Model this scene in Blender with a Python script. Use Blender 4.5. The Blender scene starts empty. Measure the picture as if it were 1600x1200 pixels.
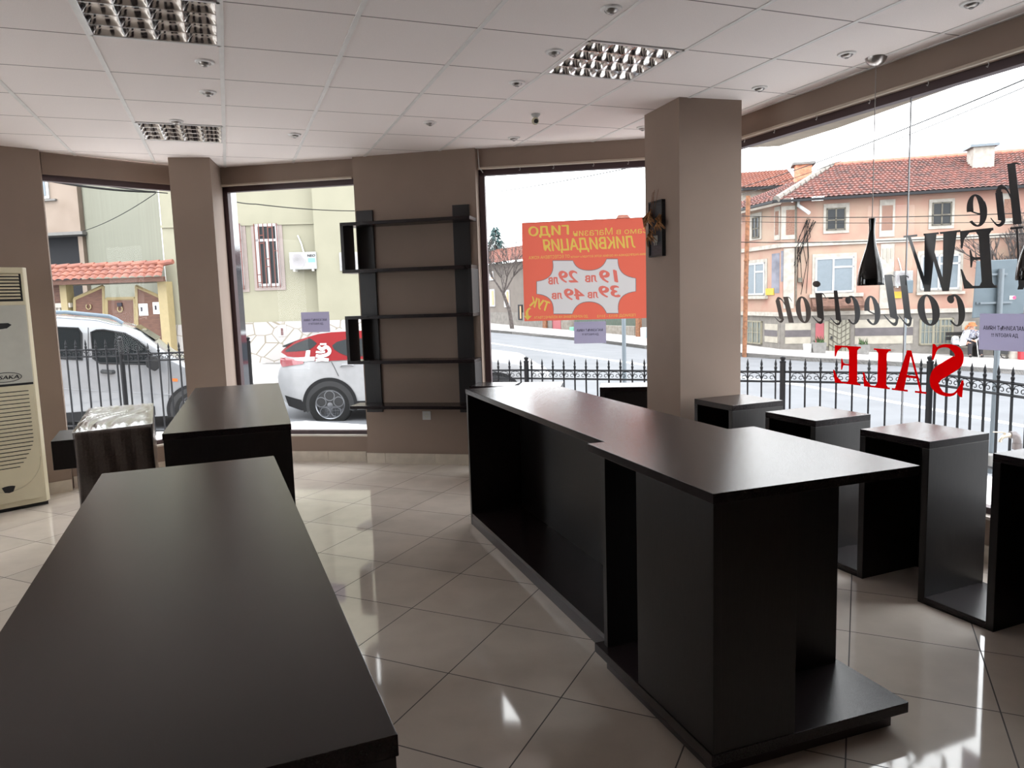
import bpy, math, random
from mathutils import Vector, Matrix
from mathutils.geometry import delaunay_2d_cdt
random.seed(7)
sc = bpy.context.scene
COL = sc.collection
PI = math.pi

# ------------------------------------------------------------------ camera
PITCH, ROLL, EYE, FPX = .1152, .0312, 1.533, 1155.2
HC = 2.868                                   # suspended ceiling height
cp, sp_, cr, sr = math.cos(PITCH), math.sin(PITCH), math.cos(ROLL), math.sin(ROLL)
_r = Vector((1, 0, 0)); _d = Vector((0, -sp_, -cp)); _f = Vector((0, cp, -sp_))
RIGHT = _r*cr + _d*sr; DOWN = _d*cr - _r*sr; FWD = _f
cam = bpy.data.cameras.new('camera'); cam.sensor_width = 36; cam.lens = 36*FPX/1600
cam.clip_start = .02; cam.clip_end = 500
co = bpy.data.objects.new('camera', cam); COL.objects.link(co)
m3 = Matrix((RIGHT, -DOWN, -FWD)).transposed()
co.matrix_world = Matrix.Translation((0, 0, EYE)) @ m3.to_4x4()
sc.camera = co

# ------------------------------------------------------------------ light: an overcast white sky
w = bpy.data.worlds.new('overcast_sky'); sc.world = w; w.use_nodes = True
nt = w.node_tree; bg = nt.nodes['Background']
tc = nt.nodes.new('ShaderNodeTexCoord'); sx = nt.nodes.new('ShaderNodeSeparateXYZ')
nz = nt.nodes.new('ShaderNodeTexNoise'); nz.inputs['Scale'].default_value = 1.6
rp = nt.nodes.new('ShaderNodeValToRGB')
rp.color_ramp.elements[0].position = .3; rp.color_ramp.elements[0].color = (.90, .93, 1, 1)
rp.color_ramp.elements[1].position = .7; rp.color_ramp.elements[1].color = (1, .99, 1, 1)
nt.links.new(tc.outputs['Generated'], nz.inputs['Vector']); nt.links.new(nz.outputs['Fac'], rp.inputs['Fac'])
nt.links.new(rp.outputs['Color'], bg.inputs['Color'])
bg.inputs['Strength'].default_value = 6.2
sun = bpy.data.lights.new('sun', 'SUN'); sun.energy = .7; sun.angle = math.radians(60); sun.color = (1, .97, .93)
so = bpy.data.objects.new('sun', sun); COL.objects.link(so); so.rotation_euler = (math.radians(38), 0, math.radians(-35))
sc.view_settings.view_transform = 'Standard'; sc.view_settings.look = 'None'
sc.view_settings.exposure = 0.0; sc.view_settings.gamma = 1; sc.view_settings.use_curve_mapping = False
try:
    sc.cycles.max_bounces = 14; sc.cycles.diffuse_bounces = 7; sc.cycles.transparent_max_bounces = 16
    sc.cycles.sample_clamp_indirect = 8
except Exception: pass

# ------------------------------------------------------------------ helpers
def ray(u, v):
    return RIGHT*((u-800)/FPX) + DOWN*((v-600)/FPX) + FWD
def at_z(u, v, z):
    d = ray(u, v); return Vector((0, 0, EYE)) + d*((z-EYE)/d.z)
GA, GB, GC = -.643, -.0449, .0049            # the street slopes gently: z = GA + GB x + GC y
def gz(x, y): return GA + GB*x + GC*y
def at_ground(u, v):
    d = ray(u, v); t = (GA-EYE)/(d.z-GB*d.x-GC*d.y); return Vector((0, 0, EYE))+d*t
def at_depth(u, v, Y):
    d = ray(u, v); return Vector((0, 0, EYE))+d*(Y/d.y)
def cdt(V, E, F):
    """triangulate with all outlines as constraints; for each triangle, list the faces that cover its centre"""
    ed = list(E)
    for f in F:
        for k in range(len(f)): ed.append((f[k], f[(k+1) % len(f)]))
    ov, oe, of, _, _, _ = delaunay_2d_cdt(V, ed, [], 0, 1e-6)
    polys = []
    for f in F:
        P = [V[k] for k in f]; xs_ = [p.x for p in P]; ys_ = [p.y for p in P]; polys.append((min(xs_), max(xs_), min(ys_), max(ys_), P))
    og = []
    for f in of:
        cx_ = sum(ov[k].x for k in f)/len(f); cy_ = sum(ov[k].y for k in f)/len(f); hit = []
        for n, (a, b, c, d, P) in enumerate(polys):
            if cx_ < a or cx_ > b or cy_ < c or cy_ > d: continue
            ins = False; m = len(P)
            for q in range(m):
                p0, p1 = P[q], P[(q+1) % m]
                if (p0.y > cy_) != (p1.y > cy_) and cx_ < (p1.x-p0.x)*(cy_-p0.y)/(p1.y-p0.y)+p0.x: ins = not ins
            if ins: hit.append(n)
        og.append(hit)
    return ov, oe, of, None, None, og
class Fr:
    """a local frame: x to the right along a wall, y away from the camera, z up"""
    def __init__(s, o, d):
        s.o = Vector((o[0], o[1], o[2] if len(o) > 2 else 0)); s.a = math.atan2(d[1], d[0])
        s.x = Vector((math.cos(s.a), math.sin(s.a), 0)); s.y = Vector((-math.sin(s.a), math.cos(s.a), 0))
    def hit(s, u, v, y=0):
        d = ray(u, v); p = Vector((0, 0, EYE)); q = s.o + s.y*y
        t = (q-p).dot(s.y)/d.dot(s.y); h = p+d*t-s.o
        return h.dot(s.x), h.z
    def loc(s, P):
        h = Vector(P)-s.o; return Vector((h.dot(s.x), h.dot(s.y), h.z))
    def w(s, x, y, z=0): return s.o+s.x*x+s.y*y+Vector((0, 0, z))
class MB:
    def __init__(s): s.v = []; s.f = []
    def add(s, vs, fs):
        n = len(s.v); s.v += [tuple(p) for p in vs]; s.f += [tuple(n+i for i in f) for f in fs]; return s
    def box(s, x0, x1, y0, y1, z0, z1):
        v = [(x, y, z) for z in (z0, z1) for y in (y0, y1) for x in (x0, x1)]
        return s.add(v, [(0, 2, 3, 1), (4, 5, 7, 6), (0, 1, 5, 4), (2, 6, 7, 3), (0, 4, 6, 2), (1, 3, 7, 5)])
    def quad(s, *p): return s.add(p, [tuple(range(len(p)))])
    def prism(s, pts, a, b, ax='y'):
        """outline in (x,z) swept along y, or in (x,y) swept along z, or (y,z) swept along x"""
        def P(p, t): return {'y': (p[0], t, p[1]), 'z': (p[0], p[1], t), 'x': (t, p[0], p[1])}[ax]
        n = len(pts); v = [P(p, a) for p in pts]+[P(p, b) for p in pts]
        return s.add(v, [tuple(range(n))[::-1], tuple(range(n, 2*n))]+[(i, (i+1) % n, n+(i+1) % n, n+i) for i in range(n)])
    def tube(s, pts, r, n=8, cap=True, closed=False):
        pts = [Vector(p) for p in pts]; R = r if hasattr(r, '__len__') else [r]*len(pts)
        rings = []; up = None; m = len(pts)
        for i, p in enumerate(pts):
            if closed: t = pts[(i+1) % m]-pts[i-1]
            else: t = pts[min(i+1, m-1)]-pts[max(i-1, 0)]
            if t.length < 1e-9: t = Vector((0, 0, 1))
            t.normalize()
            if up is None: up = Vector((0, 0, 1)) if abs(t.z) < .9 else Vector((1, 0, 0))
            a = up-t*up.dot(t)
            if a.length < 1e-6: a = t.orthogonal()
            a.normalize(); up = a; b = t.cross(a)
            rings.append([p+(a*math.cos(2*PI*k/n)+b*math.sin(2*PI*k/n))*R[i] for k in range(n)])
        v = [q for g in rings for q in g]; f = []
        for i in range(m if closed else m-1):
            j = (i+1) % m
            for k in range(n): f.append((i*n+k, i*n+(k+1) % n, j*n+(k+1) % n, j*n+k))
        if cap and not closed: f += [tuple(range(n))[::-1], tuple((m-1)*n+k for k in range(n))]
        return s.add(v, f)
    def lathe(s, prof, c=(0, 0, 0), ax='z', n=24):
        """profile of (radius, height) turned about an axis through c"""
        v = []; f = []
        for (r, h) in prof:
            for k in range(n):
                a = 2*PI*k/n; x, y = r*math.cos(a), r*math.sin(a)
                q = {'z': (x, y, h), 'y': (x, h, y), 'x': (h, x, y)}[ax]
                v.append((q[0]+c[0], q[1]+c[1], q[2]+c[2]))
        for i in range(len(prof)-1):
            for k in range(n): f.append((i*n+k, i*n+(k+1) % n, (i+1)*n+(k+1) % n, (i+1)*n+k))
        if prof[0][0] > 1e-6: f.append(tuple(range(n))[::-1])
        if prof[-1][0] > 1e-6: f.append(tuple((len(prof)-1)*n+k for k in range(n)))
        return s.add(v, f)
    def ball(s, c, r, sz=1, n=12):
        pr = [(max(r*math.sin(PI*i/8), 1e-5), -r*sz*math.cos(PI*i/8)) for i in range(9)]
        return s.lathe(pr, c, 'z', n)
    def build(s, name, mat, parent=None, loc=None, rot=0, smooth=False, bevel=0, frame=None, fix=True):
        me = bpy.data.meshes.new(name); me.from_pydata(s.v, [], s.f)
        if fix:
            import bmesh
            bm = bmesh.new(); bm.from_mesh(me); bmesh.ops.recalc_face_normals(bm, faces=bm.faces); bm.to_mesh(me); bm.free()
        for m in (mat if isinstance(mat, (list, tuple)) else [mat]): me.materials.append(m)
        if smooth:
            me.polygons.foreach_set('use_smooth', [True]*len(me.polygons))
            try: me.set_sharp_from_angle(angle=math.radians(38))
            except Exception: pass
        me.update()
        o = bpy.data.objects.new(name, me); COL.objects.link(o)
        if parent is not None: o.parent = parent
        if frame is not None: o.location = frame.o; o.rotation_euler = (0, 0, frame.a)
        if loc is not None: o.location = loc; o.rotation_euler = (0, 0, rot)
        if bevel:
            b = o.modifiers.new('bevel', 'BEVEL'); b.width = bevel; b.segments = 2; b.limit_method = 'ANGLE'
        return o
def tag(o, label=None, cat=None, group=None, kind=None):
    if label: o['label'] = label
    if cat: o['category'] = cat
    if group: o['group'] = group
    if kind: o['kind'] = kind
    return o
def thing(name, label, cat, loc=(0, 0, 0), rot=0, group=None, frame=None, kind=None, par=None):
    o = bpy.data.objects.new(name, None); COL.objects.link(o); o.empty_display_size = .1
    if frame is not None: loc = frame.o; rot = frame.a
    o.location = loc; o.rotation_euler = (0, 0, rot)
    return tag(o, label, cat, group, kind)
def copy_tree(o, parent=None):
    c = o.copy(); COL.objects.link(c)
    if parent is not None: c.parent = parent
    for ch in list(o.children): copy_tree(ch, c)
    return c
def sublabel(o, t): o['label'] = t; return o

# ------------------------------------------------------------------ materials
MATS = {}
def mat(name, col, rough=.5, metal=0, spec=.5, var=0, vscale=8, stretch=None, bump=0, bscale=60, coat=0, col2=None, trans=0, emit=None):
    if name in MATS: return MATS[name]
    m = bpy.data.materials.new(name); m.use_nodes = True; n = m.node_tree.nodes; L = m.node_tree.links
    b = n['Principled BSDF']; b.inputs['Base Color'].default_value = (*col, 1); b.inputs['Roughness'].default_value = rough
    b.inputs['Metallic'].default_value = metal; b.inputs['Specular IOR Level'].default_value = spec
    if coat: b.inputs['Coat Weight'].default_value = coat; b.inputs['Coat Roughness'].default_value = .04
    if trans: b.inputs['Transmission Weight'].default_value = trans
    t = n.new('ShaderNodeTexCoord'); mp = n.new('ShaderNodeMapping'); L.new(t.outputs['Object'], mp.inputs['Vector'])
    if stretch: mp.inputs['Scale'].default_value = stretch
    ns = n.new('ShaderNodeTexNoise'); ns.inputs['Scale'].default_value = vscale; ns.inputs['Detail'].default_value = 6
    L.new(mp.outputs['Vector'], ns.inputs['Vector'])
    rr = n.new('ShaderNodeValToRGB'); v = var or .04
    c2 = col2 or tuple(min(1, c*(1+v)) for c in col); c1 = col if col2 else tuple(c*(1-v) for c in col)
    rr.color_ramp.elements[0].position = .36; rr.color_ramp.elements[1].position = .64
    rr.color_ramp.elements[0].color = (*c1, 1); rr.color_ramp.elements[1].color = (*c2, 1)
    L.new(ns.outputs['Fac'], rr.inputs['Fac']); L.new(rr.outputs['Color'], b.inputs['Base Color'])
    if bump:
        n2 = n.new('ShaderNodeTexNoise'); n2.inputs['Scale'].default_value = bscale; n2.inputs['Detail'].default_value = 4
        L.new(mp.outputs['Vector'], n2.inputs['Vector'])
        bp = n.new('ShaderNodeBump'); bp.inputs['Strength'].default_value = bump; bp.inputs['Distance'].default_value = .01
        L.new(n2.outputs['Fac'], bp.inputs['Height']); L.new(bp.outputs['Normal'], b.inputs['Normal'])
    MATS[name] = m; return m
def lin(r, g, b):
    f = lambda c: ((c/255+.055)/1.055)**2.4 if c > 10 else c/255/12.92
    return (f(r), f(g), f(b))

M_wall = mat('taupe_wall_paint', (.27, .20, .16), .75, var=.03, vscale=3, bump=.05, bscale=180)
M_ceil = mat('mineral_ceiling_tile', (.90, .835, .82), .9, var=.03, vscale=220, bump=.12, bscale=320)
M_tbar = mat('ceiling_t_bar_enamel', (.78, .76, .75), .45)
M_gap = mat('shadow_gap_strip', (.16, .15, .15), .8)
M_skirt = mat('ceramic_skirting', (.60, .53, .44), .3, var=.06, vscale=12)
M_frame = mat('brown_window_profile', (.07, .04, .045), .45)
M_sill = mat('pale_sill_board', (.62, .56, .50), .4)
M_rod = mat('beige_rod', (.50, .42, .34), .35)
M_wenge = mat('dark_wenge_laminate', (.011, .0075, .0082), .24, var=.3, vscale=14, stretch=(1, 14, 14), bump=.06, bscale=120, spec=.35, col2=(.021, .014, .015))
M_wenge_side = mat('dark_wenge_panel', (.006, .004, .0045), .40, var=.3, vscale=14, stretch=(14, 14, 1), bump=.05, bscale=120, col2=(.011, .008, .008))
M_edge = mat('wenge_edge_band', (.035, .025, .027), .4)
M_chrome = mat('polished_aluminium', (.93, .92, .92), .14, 1)
M_satin = mat('satin_nickel', (.55, .53, .52), .32, 1)
M_whitemetal = mat('white_enamel', (.78, .77, .76), .35)
M_bulb = mat('frosted_glass_bulb', (.35, .33, .32), .2)
M_black = mat('black_gloss_glass', (.004, .004, .004), .06, spec=.6)
M_blackmatte = mat('matte_black', (.012, .012, .013), .6)
M_cord = mat('clear_grey_cord', (.30, .28, .26), .4)
M_cream = mat('cream_plastic', (.70, .64, .46), .4, var=.02)
M_creamdark = mat('aged_cream_plastic', (.55, .50, .36), .45)
M_greyplas = mat('pearl_grey_panel', (.56, .56, .50), .22)
M_white = mat('white_plastic', (.80, .80, .79), .4)
M_paper = mat('lilac_paper', (.52, .50, .66), .8)
M_ink = mat('black_ink', (.015, .012, .02), .7)
M_iron = mat('black_wrought_iron', (.018, .018, .022), .45, spec=.5)
M_asphalt = mat('pale_worn_asphalt', (.40, .41, .44), .85, var=.08, vscale=1.2, bump=.3, bscale=60)
M_pave = mat('pale_pavement', (.50, .47, .45), .85, var=.08, vscale=2, bump=.2, bscale=30)
M_kerb = mat('kerb_stone', (.42, .40, .38), .85, var=.1)
M_line = mat('road_marking_white', (.75, .75, .75), .7)
M_granite = mat('polished_grey_granite', (.07, .08, .10), .08, var=.3, vscale=60, spec=.7)
M_soffit = mat('weathered_cream_soffit', (.55, .47, .38), .8, var=.12, vscale=6)
M_dark_vinyl = mat('dark_grey_vinyl', (.042, .045, .052), .16, spec=.9)
M_grass = mat('grass', (.10, .22, .03), .9, var=.4, vscale=40)
M_steelpole = mat('galvanised_steel', (.36, .42, .47), .45, .4)
M_signback = mat('grey_blue_sign_back', (.24, .31, .36), .5, .2, var=.06)
M_rust = mat('rusty_iron', (.36, .15, .07), .8, var=.3, vscale=10)
M_cable = mat('black_cable', (.03, .03, .03), .6)
M_tile = mat('terracotta_tile', (.48, .16, .10), .8, vscale=5, col2=(.30, .13, .10), bump=.2)
M_tile2 = mat('new_terracotta_tile', (.62, .22, .14), .75, vscale=4, col2=(.42, .15, .11))
M_ridge = mat('grey_ridge_tile', (.38, .34, .30), .85, var=.2, vscale=8)

def glass_mat(name, tint=(.94, .97, .96), rough=0, base=.010, power=5):
    m = bpy.data.materials.new(name); m.use_nodes = True; n = m.node_tree.nodes; L = m.node_tree.links
    n.remove(n['Principled BSDF']); out = n['Material Output']
    t = n.new('ShaderNodeBsdfTransparent'); t.inputs[0].default_value = (*tint, 1)
    g = n.new('ShaderNodeBsdfGlossy'); g.inputs['Roughness'].default_value = rough
    lw = n.new('ShaderNodeLayerWeight'); lw.inputs[0].default_value = .5; pw = n.new('ShaderNodeMath'); pw.operation = 'POWER'; pw.inputs[1].default_value = power
    fr = n.new('ShaderNodeMath'); fr.operation = 'MULTIPLY_ADD'; fr.inputs[1].default_value = 1-base; fr.inputs[2].default_value = base
    L.new(lw.outputs['Facing'], pw.inputs[0]); L.new(pw.outputs[0], fr.inputs[0]); mx = n.new('ShaderNodeMixShader')
    L.new(fr.outputs[0], mx.inputs[0]); L.new(t.outputs[0], mx.inputs[1]); L.new(g.outputs[0], mx.inputs[2]); L.new(mx.outputs[0], out.inputs[0])
    MATS[name] = m; return m
M_glass = glass_mat('window_glass')
M_film = glass_mat('stretch_film', (.86, .86, .86), .22, .12, 3)
def translucent(name, col, tcol, f=.7):
    m = bpy.data.materials.new(name); m.use_nodes = True; n = m.node_tree.nodes; L = m.node_tree.links
    n.remove(n['Principled BSDF']); out = n['Material Output']
    d = n.new('ShaderNodeBsdfDiffuse'); d.inputs[0].default_value = (*col, 1)
    t = n.new('ShaderNodeBsdfTranslucent'); t.inputs[0].default_value = (*tcol, 1); mx = n.new('ShaderNodeMixShader'); mx.inputs[0].default_value = f
    L.new(d.outputs[0], mx.inputs[1]); L.new(t.outputs[0], mx.inputs[2]); L.new(mx.outputs[0], out.inputs[0]); MATS[name] = m; return m
M_poster = translucent('orange_poster_film', (.75, .16, .10), (.30, .062, .042))
M_poster_y = translucent('yellow_poster_ink', (.75, .60, .10), (.28, .19, .045))
M_poster_w = translucent('white_poster_ink', (.75, .74, .74), (.25, .235, .235))
M_poster_g = translucent('grey_poster_ink', (.2, .17, .17), (.09, .07, .07))
M_poster_r = translucent('red_price_ink', (.7, .12, .1), (.27, .075, .06))
M_red_vinyl = translucent('red_vinyl', (.50, .006, .015), (.60, .002, .008), .6)
M_note = translucent('lilac_note_paper', (.52, .50, .56), (.42, .40, .48), .7)

def tile_mat():
    m = mat('glossy_beige_floor_tile', (.66, .59, .515), .07, spec=.95, var=.05, vscale=5)
    n = m.node_tree.nodes; L = m.node_tree.links; b = n['Principled BSDF']
    rr = [x for x in n if x.type == 'VALTORGB'][0]
    t = n.new('ShaderNodeTexCoord'); mp = n.new('ShaderNodeMapping'); mp.vector_type = 'TEXTURE'
    mp.inputs['Location'].default_value = (-.3008, 2.9048, 0); mp.inputs['Rotation'].default_value = (0, 0, -.442); mp.inputs['Scale'].default_value = (.5, .5, 1)
    L.new(t.outputs['Object'], mp.inputs['Vector'])
    se = n.new('ShaderNodeSeparateXYZ'); L.new(mp.outputs['Vector'], se.inputs[0])
    prev = None
    for k in ('X', 'Y'):
        a = n.new('ShaderNodeMath'); a.operation = 'PINGPONG'; a.inputs[1].default_value = .5; L.new(se.outputs[k], a.inputs[0])
        c = n.new('ShaderNodeMath'); c.operation = 'LESS_THAN'; c.inputs[1].default_value = .0052; L.new(a.outputs[0], c.inputs[0])
        if prev:
            mxn = n.new('ShaderNodeMath'); mxn.operation = 'MAXIMUM'; L.new(prev.outputs[0], mxn.inputs[0]); L.new(c.outputs[0], mxn.inputs[1]); prev = mxn
        else: prev = c
    fl = n.new('ShaderNodeVectorMath'); fl.operation = 'FLOOR'; L.new(mp.outputs['Vector'], fl.inputs[0])
    wn = n.new('ShaderNodeTexWhiteNoise'); L.new(fl.outputs[0], wn.inputs['Vector'])
    mr = n.new('ShaderNodeMapRange'); mr.inputs['To Min'].default_value = .93; mr.inputs['To Max'].default_value = 1.05; L.new(wn.outputs['Value'], mr.inputs['Value'])
    mu = n.new('ShaderNodeVectorMath'); mu.operation = 'SCALE'; L.new(rr.outputs['Color'], mu.inputs[0]); L.new(mr.outputs[0], mu.inputs['Scale'])
    mix = n.new('ShaderNodeMix'); mix.data_type = 'RGBA'; L.new(prev.outputs[0], mix.inputs['Factor'])
    L.new(mu.outputs[0], mix.inputs['A']); mix.inputs['B'].default_value = (.055, .045, .04, 1)
    L.new(mix.outputs['Result'], b.inputs['Base Color'])
    m2 = n.new('ShaderNodeMapRange'); m2.inputs['To Min'].default_value = .06; m2.inputs['To Max'].default_value = .7; L.new(prev.outputs[0], m2.inputs['Value']); L.new(m2.outputs[0], b.inputs['Roughness'])
    return m
M_floor = tile_mat()

def ceil_mat():
    """tiles whose cross joints are thin dark lines"""
    m = M_ceil; n = m.node_tree.nodes; L = m.node_tree.links; b = n['Principled BSDF']; rr = [x for x in n if x.type == 'VALTORGB'][0]
    t = n.new('ShaderNodeTexCoord'); mp = n.new('ShaderNodeMapping'); mp.vector_type = 'TEXTURE'
    mp.inputs['Location'].default_value = (-1.228, 3.4219, 0); mp.inputs['Rotation'].default_value = (0, 0, .3604); mp.inputs['Scale'].default_value = (.6, .6, 1)
    L.new(t.outputs['Object'], mp.inputs['Vector'])
    se = n.new('ShaderNodeSeparateXYZ'); L.new(mp.outputs['Vector'], se.inputs[0])
    a = n.new('ShaderNodeMath'); a.operation = 'PINGPONG'; a.inputs[1].default_value = .5; L.new(se.outputs['Y'], a.inputs[0])
    c = n.new('ShaderNodeMath'); c.operation = 'LESS_THAN'; c.inputs[1].default_value = .0075; L.new(a.outputs[0], c.inputs[0])
    mix = n.new('ShaderNodeMix'); mix.data_type = 'RGBA'; L.new(c.outputs[0], mix.inputs['Factor']); L.new(rr.outputs['Color'], mix.inputs['A'])
    mix.inputs['B'].default_value = (.20, .17, .17, 1); L.new(mix.outputs['Result'], b.inputs['Base Color'])
ceil_mat()

# ------------------------------------------------------------------ writing helpers
def text_polys(s, bold=0.0, shear=0.0):
    """outline triangles of a line of text, normalised to the unit box"""
    cu = bpy.data.curves.new('t', 'FONT'); cu.body = s; cu.size = 1; cu.shear = shear; cu.resolution_u = 3
    o = bpy.data.objects.new('t', cu); COL.objects.link(o)
    dg = bpy.context.evaluated_depsgraph_get(); dg.update()
    me = bpy.data.meshes.new_from_object(o.evaluated_get(dg))
    vs = [(v.co.x, v.co.y) for v in me.vertices]; fs = [tuple(p.vertices) for p in me.polygons]
    bpy.data.objects.remove(o); bpy.data.curves.remove(cu); bpy.data.meshes.remove(me)
    if bold:                                 # heavier strokes: shifted copies of every letter
        n0 = len(vs); base = list(vs); bf = list(fs)
        for k, (dx, dy) in enumerate(((bold*.8, bold*.5), (-bold*.8, -bold*.5))):
            vs += [(x+dx, y+dy) for x, y in base]; fs += [tuple(i+n0*(k+1) for i in f) for f in bf]
    x0 = min(v[0] for v in vs); x1 = max(v[0] for v in vs); y0 = min(v[1] for v in vs); y1 = max(v[1] for v in vs)
    return [((x-x0)/(x1-x0), (y-y0)/(y1-y0)) for x, y in vs], fs
def put_text(mb, s, x0, x1, z0, z1, y, mirror=False, bold=0, shear=0, dep=.0006):
    vs, fs = text_polys(s, bold, shear)
    P = [((x1-(x1-x0)*a) if mirror else (x0+(x1-x0)*a), y, z0+(z1-z0)*b) for a, b in vs]
    mb.add(P, fs); return mb

# ================================================================== ROOM SHELL
W1 = Fr((-3.87, 6.355), (.705, .709)); W2 = Fr((-2.757, 7.312), (1.339, -.241)); W3 = Fr((-.266, 6.806), (.988, -.152)); W4 = Fr((1.537, 6.529), (.377, -.926))
PN = Fr((-1.405, 7.0), (1.124, -.25))         # wall panel with the shelf, between windows 2 and 3
ZS, ZG, ZB = .25, 2.64, 2.69                   # sill, glass top, beam underside
W4L = 6.0
w4e = W4.w(W4L, 0)
room = [(1.537, 6.529), (-.266, 6.806), (-1.418, 7.085), (-2.757, 7.312), (-3.02, 7.2), (-3.87, 6.355), (-5.4, 4.82), (-5.4, -3.6), (5.2, -3.6), (w4e.x, w4e.y)]
fl = MB().prism(room, -.2, 0, 'z').build('floor', M_floor); tag(fl, kind='structure')
# ceiling with openings for the three light fittings
CE = Fr((-1.228, 3.4219), (math.cos(.3604), math.sin(.3604)))
cells = [(-1, 0), (3, 0), (-1, 4)]
vs = [Vector(p) for p in room]; fc = [list(range(len(room)))]
for (i, j) in cells:
    n0 = len(vs)
    for a, b in ((.012, .012), (.988, .012), (.988, .988), (.012, .988)):
        p = CE.w((i+a)*.6, (j+b)*.6); vs.append(Vector((p.x, p.y)))
    fc.append([n0, n0+1, n0+2, n0+3])
ov, oe, of, _, _, orig = cdt(vs, [], fc)
mb = MB(); mb.v = [(p.x, p.y, HC) for p in ov]
mb.f = [tuple(f) for f, o_ in zip(of, orig) if o_ == [0]]
ceil = mb.build('ceiling', M_ceil, fix=False); tag(ceil, kind='structure')
# main runners of the ceiling grid (long T-bars), clipped to the room
def inside(x, y):
    c = False; n = len(room)
    for i in range(n):
        (xa, ya), (xb, yb) = room[i], room[(i+1) % n]
        if (ya > y) != (yb > y) and x < (xb-xa)*(y-ya)/(yb-ya)+xa: c = not c
    return c
mb = MB()
for i in range(-12, 14):
    run = []
    for k in range(-400, 400):
        p = CE.w(i*.6, k*.03)
        if inside(p.x, p.y): run.append(k*.03)
        elif run:
            q = [CE.w(i*.6+dx, yy) for dx, yy in ((-.012, run[0]), (.012, run[0]), (.012, run[-1]), (-.012, run[-1]))]
            mb.prism([(v.x, v.y) for v in q], HC-.004, HC-.0005, 'z'); run = []
    if run:
        q = [CE.w(i*.6+dx, yy) for dx, yy in ((-.012, run[0]), (.012, run[0]), (.012, run[-1]), (-.012, run[-1]))]
        mb.prism([(v.x, v.y) for v in q], HC-.004, HC-.0005, 'z')
mb.build('grid_runners', M_tbar, ceil)
# perimeter angle along wall 4
mb = MB().box(.7, W4L, -.02, 0, HC-.006, HC)
o = mb.build('trim_1', M_tbar, frame=W4); tag(o, kind='structure')

def wall_with_window(name, F, L, win, hw, posts=(), extra=None, x0=0):
    """parapet, beam above and the window between them"""
    m = MB(); m.box(x0, L, 0, .22, -.3, ZS); m.box(x0, L, 0, .22, ZB, HC+.35)
    if extra: extra(m)
    o = m.build(name, M_wall, frame=F); tag(o, kind='structure')
    W = bpy.data.objects.new(win, None); COL.objects.link(W); W.location = F.o; W.rotation_euler = (0, 0, F.a); W['kind'] = 'structure'
    a, b = hw
    fr = MB(); fr.box(a, b, .04, .10, ZG, ZB); fr.box(a, b, .04, .10, ZS, ZS+.05); fr.box(a, a+.05, .04, .10, ZS, ZB); fr.box(b-.05, b, .04, .10, ZS, ZB)
    fr.build('frame', M_frame, W)
    MB().quad((a+.05, .069, ZS+.05), (b-.05, .069, ZS+.05), (b-.05, .069, ZG), (a+.05, .069, ZG)).build('glass', M_glass, W)
    MB().box(a, b, -.015, .04, ZS-.002, ZS+.014).build('sill', M_sill, W)
    return W
wall_with_window('wall_left', W1, 1.24, 'window_1', (-.09, 1.22))
wall_with_window('wall_front_left', W2, 1.40, 'window_2', (0, 1.40))
wall_with_window('wall_front_right', W3, 1.83, 'window_3', (.02, 1.80))
win4 = wall_with_window('wall_right', W4, W4L, 'window_4', (.0, 3.7), extra=lambda m: m.box(3.7, W4L, 0, .22, ZS, ZB))
MB().box(2.170, 2.175, .064, .074, ZS+.05, ZG).build('glass_joint', mat('grey_silicone', (.20, .20, .21), .4), win4)
# the shelf panel between windows 2 and 3
o = MB().box(0, 1.165, 0, .30, -.3, HC+.35).build('wall_front', M_wall, frame=PN); tag(o, kind='structure')
# column between windows 1 and 2 and the big column on the left
C2 = [(-2.987, 6.75), (-2.641, 6.807), (-2.757, 7.40), (-3.16, 7.36), (-3.10, 7.10)]
o = MB().prism(C2, -.3, HC+.35, 'z').build('wall_column_left', M_wall); tag(o, kind='structure')
CL = [(-5.4, 4.72), (-3.832, 6.27), (-3.88, 6.365), (-4.0, 6.5), (-5.6, 4.9)]
o = MB().prism(CL, -.3, HC+.35, 'z').build('wall_left_corner', M_wall); tag(o, kind='structure')
PIL = [(1.057, 5.743), (1.205, 5.254), (1.678, 5.392), (1.53, 5.88)]
o = MB().prism(PIL, 0, HC+.2, 'z').build('pillar', M_wall); tag(o, kind='structure')
# the rest of the shop behind the camera: side wall with an added unseen window, back wall
m = MB(); m.box(-5.6, -5.4, -3.8, 2.2, -.3, HC+.35); m.box(-5.6, -5.4, 4.3, 4.9, -.3, HC+.35); m.box(-5.6, -5.4, 2.2, 4.3, -.3, ZS); m.box(-5.6, -5.4, 2.2, 4.3, ZB, HC+.35)
tag(m.build('wall_side', M_wall), kind='structure')
m = MB().box(-5.6, 5.4, -3.8, -3.6, -.3, HC+.35)
tag(m.build('wall_back', M_wall), kind='structure')
p0 = w4e; m = MB(); m.prism([(p0.x, p0.y), (p0.x+.2, p0.y+.05), (5.4, -3.6), (5.2, -3.6)], -.3, HC+.35, 'z')
tag(m.build('wall_right_rear', M_wall), kind='structure')
W5 = bpy.data.objects.new('added_window_5', None); COL.objects.link(W5); W5.location = (-5.5, 2.2, 0); W5.rotation_euler = (0, 0, PI/2); W5['kind'] = 'structure'  # added window out of view, put in to light the left floor and ceiling
m = MB(); m.box(0, 2.1, -.03, .03, ZS, ZS+.05); m.box(0, 2.1, -.03, .03, ZG, ZB)
for x in (0, 2.05): m.box(x, x+.05, -.03, .03, ZS, ZB)
m.build('frame', M_frame, W5); MB().quad((.05, 0, ZS+.05), (2.05, 0, ZS+.05), (2.05, 0, ZG), (.05, 0, ZG)).build('glass', M_glass, W5)
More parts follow.
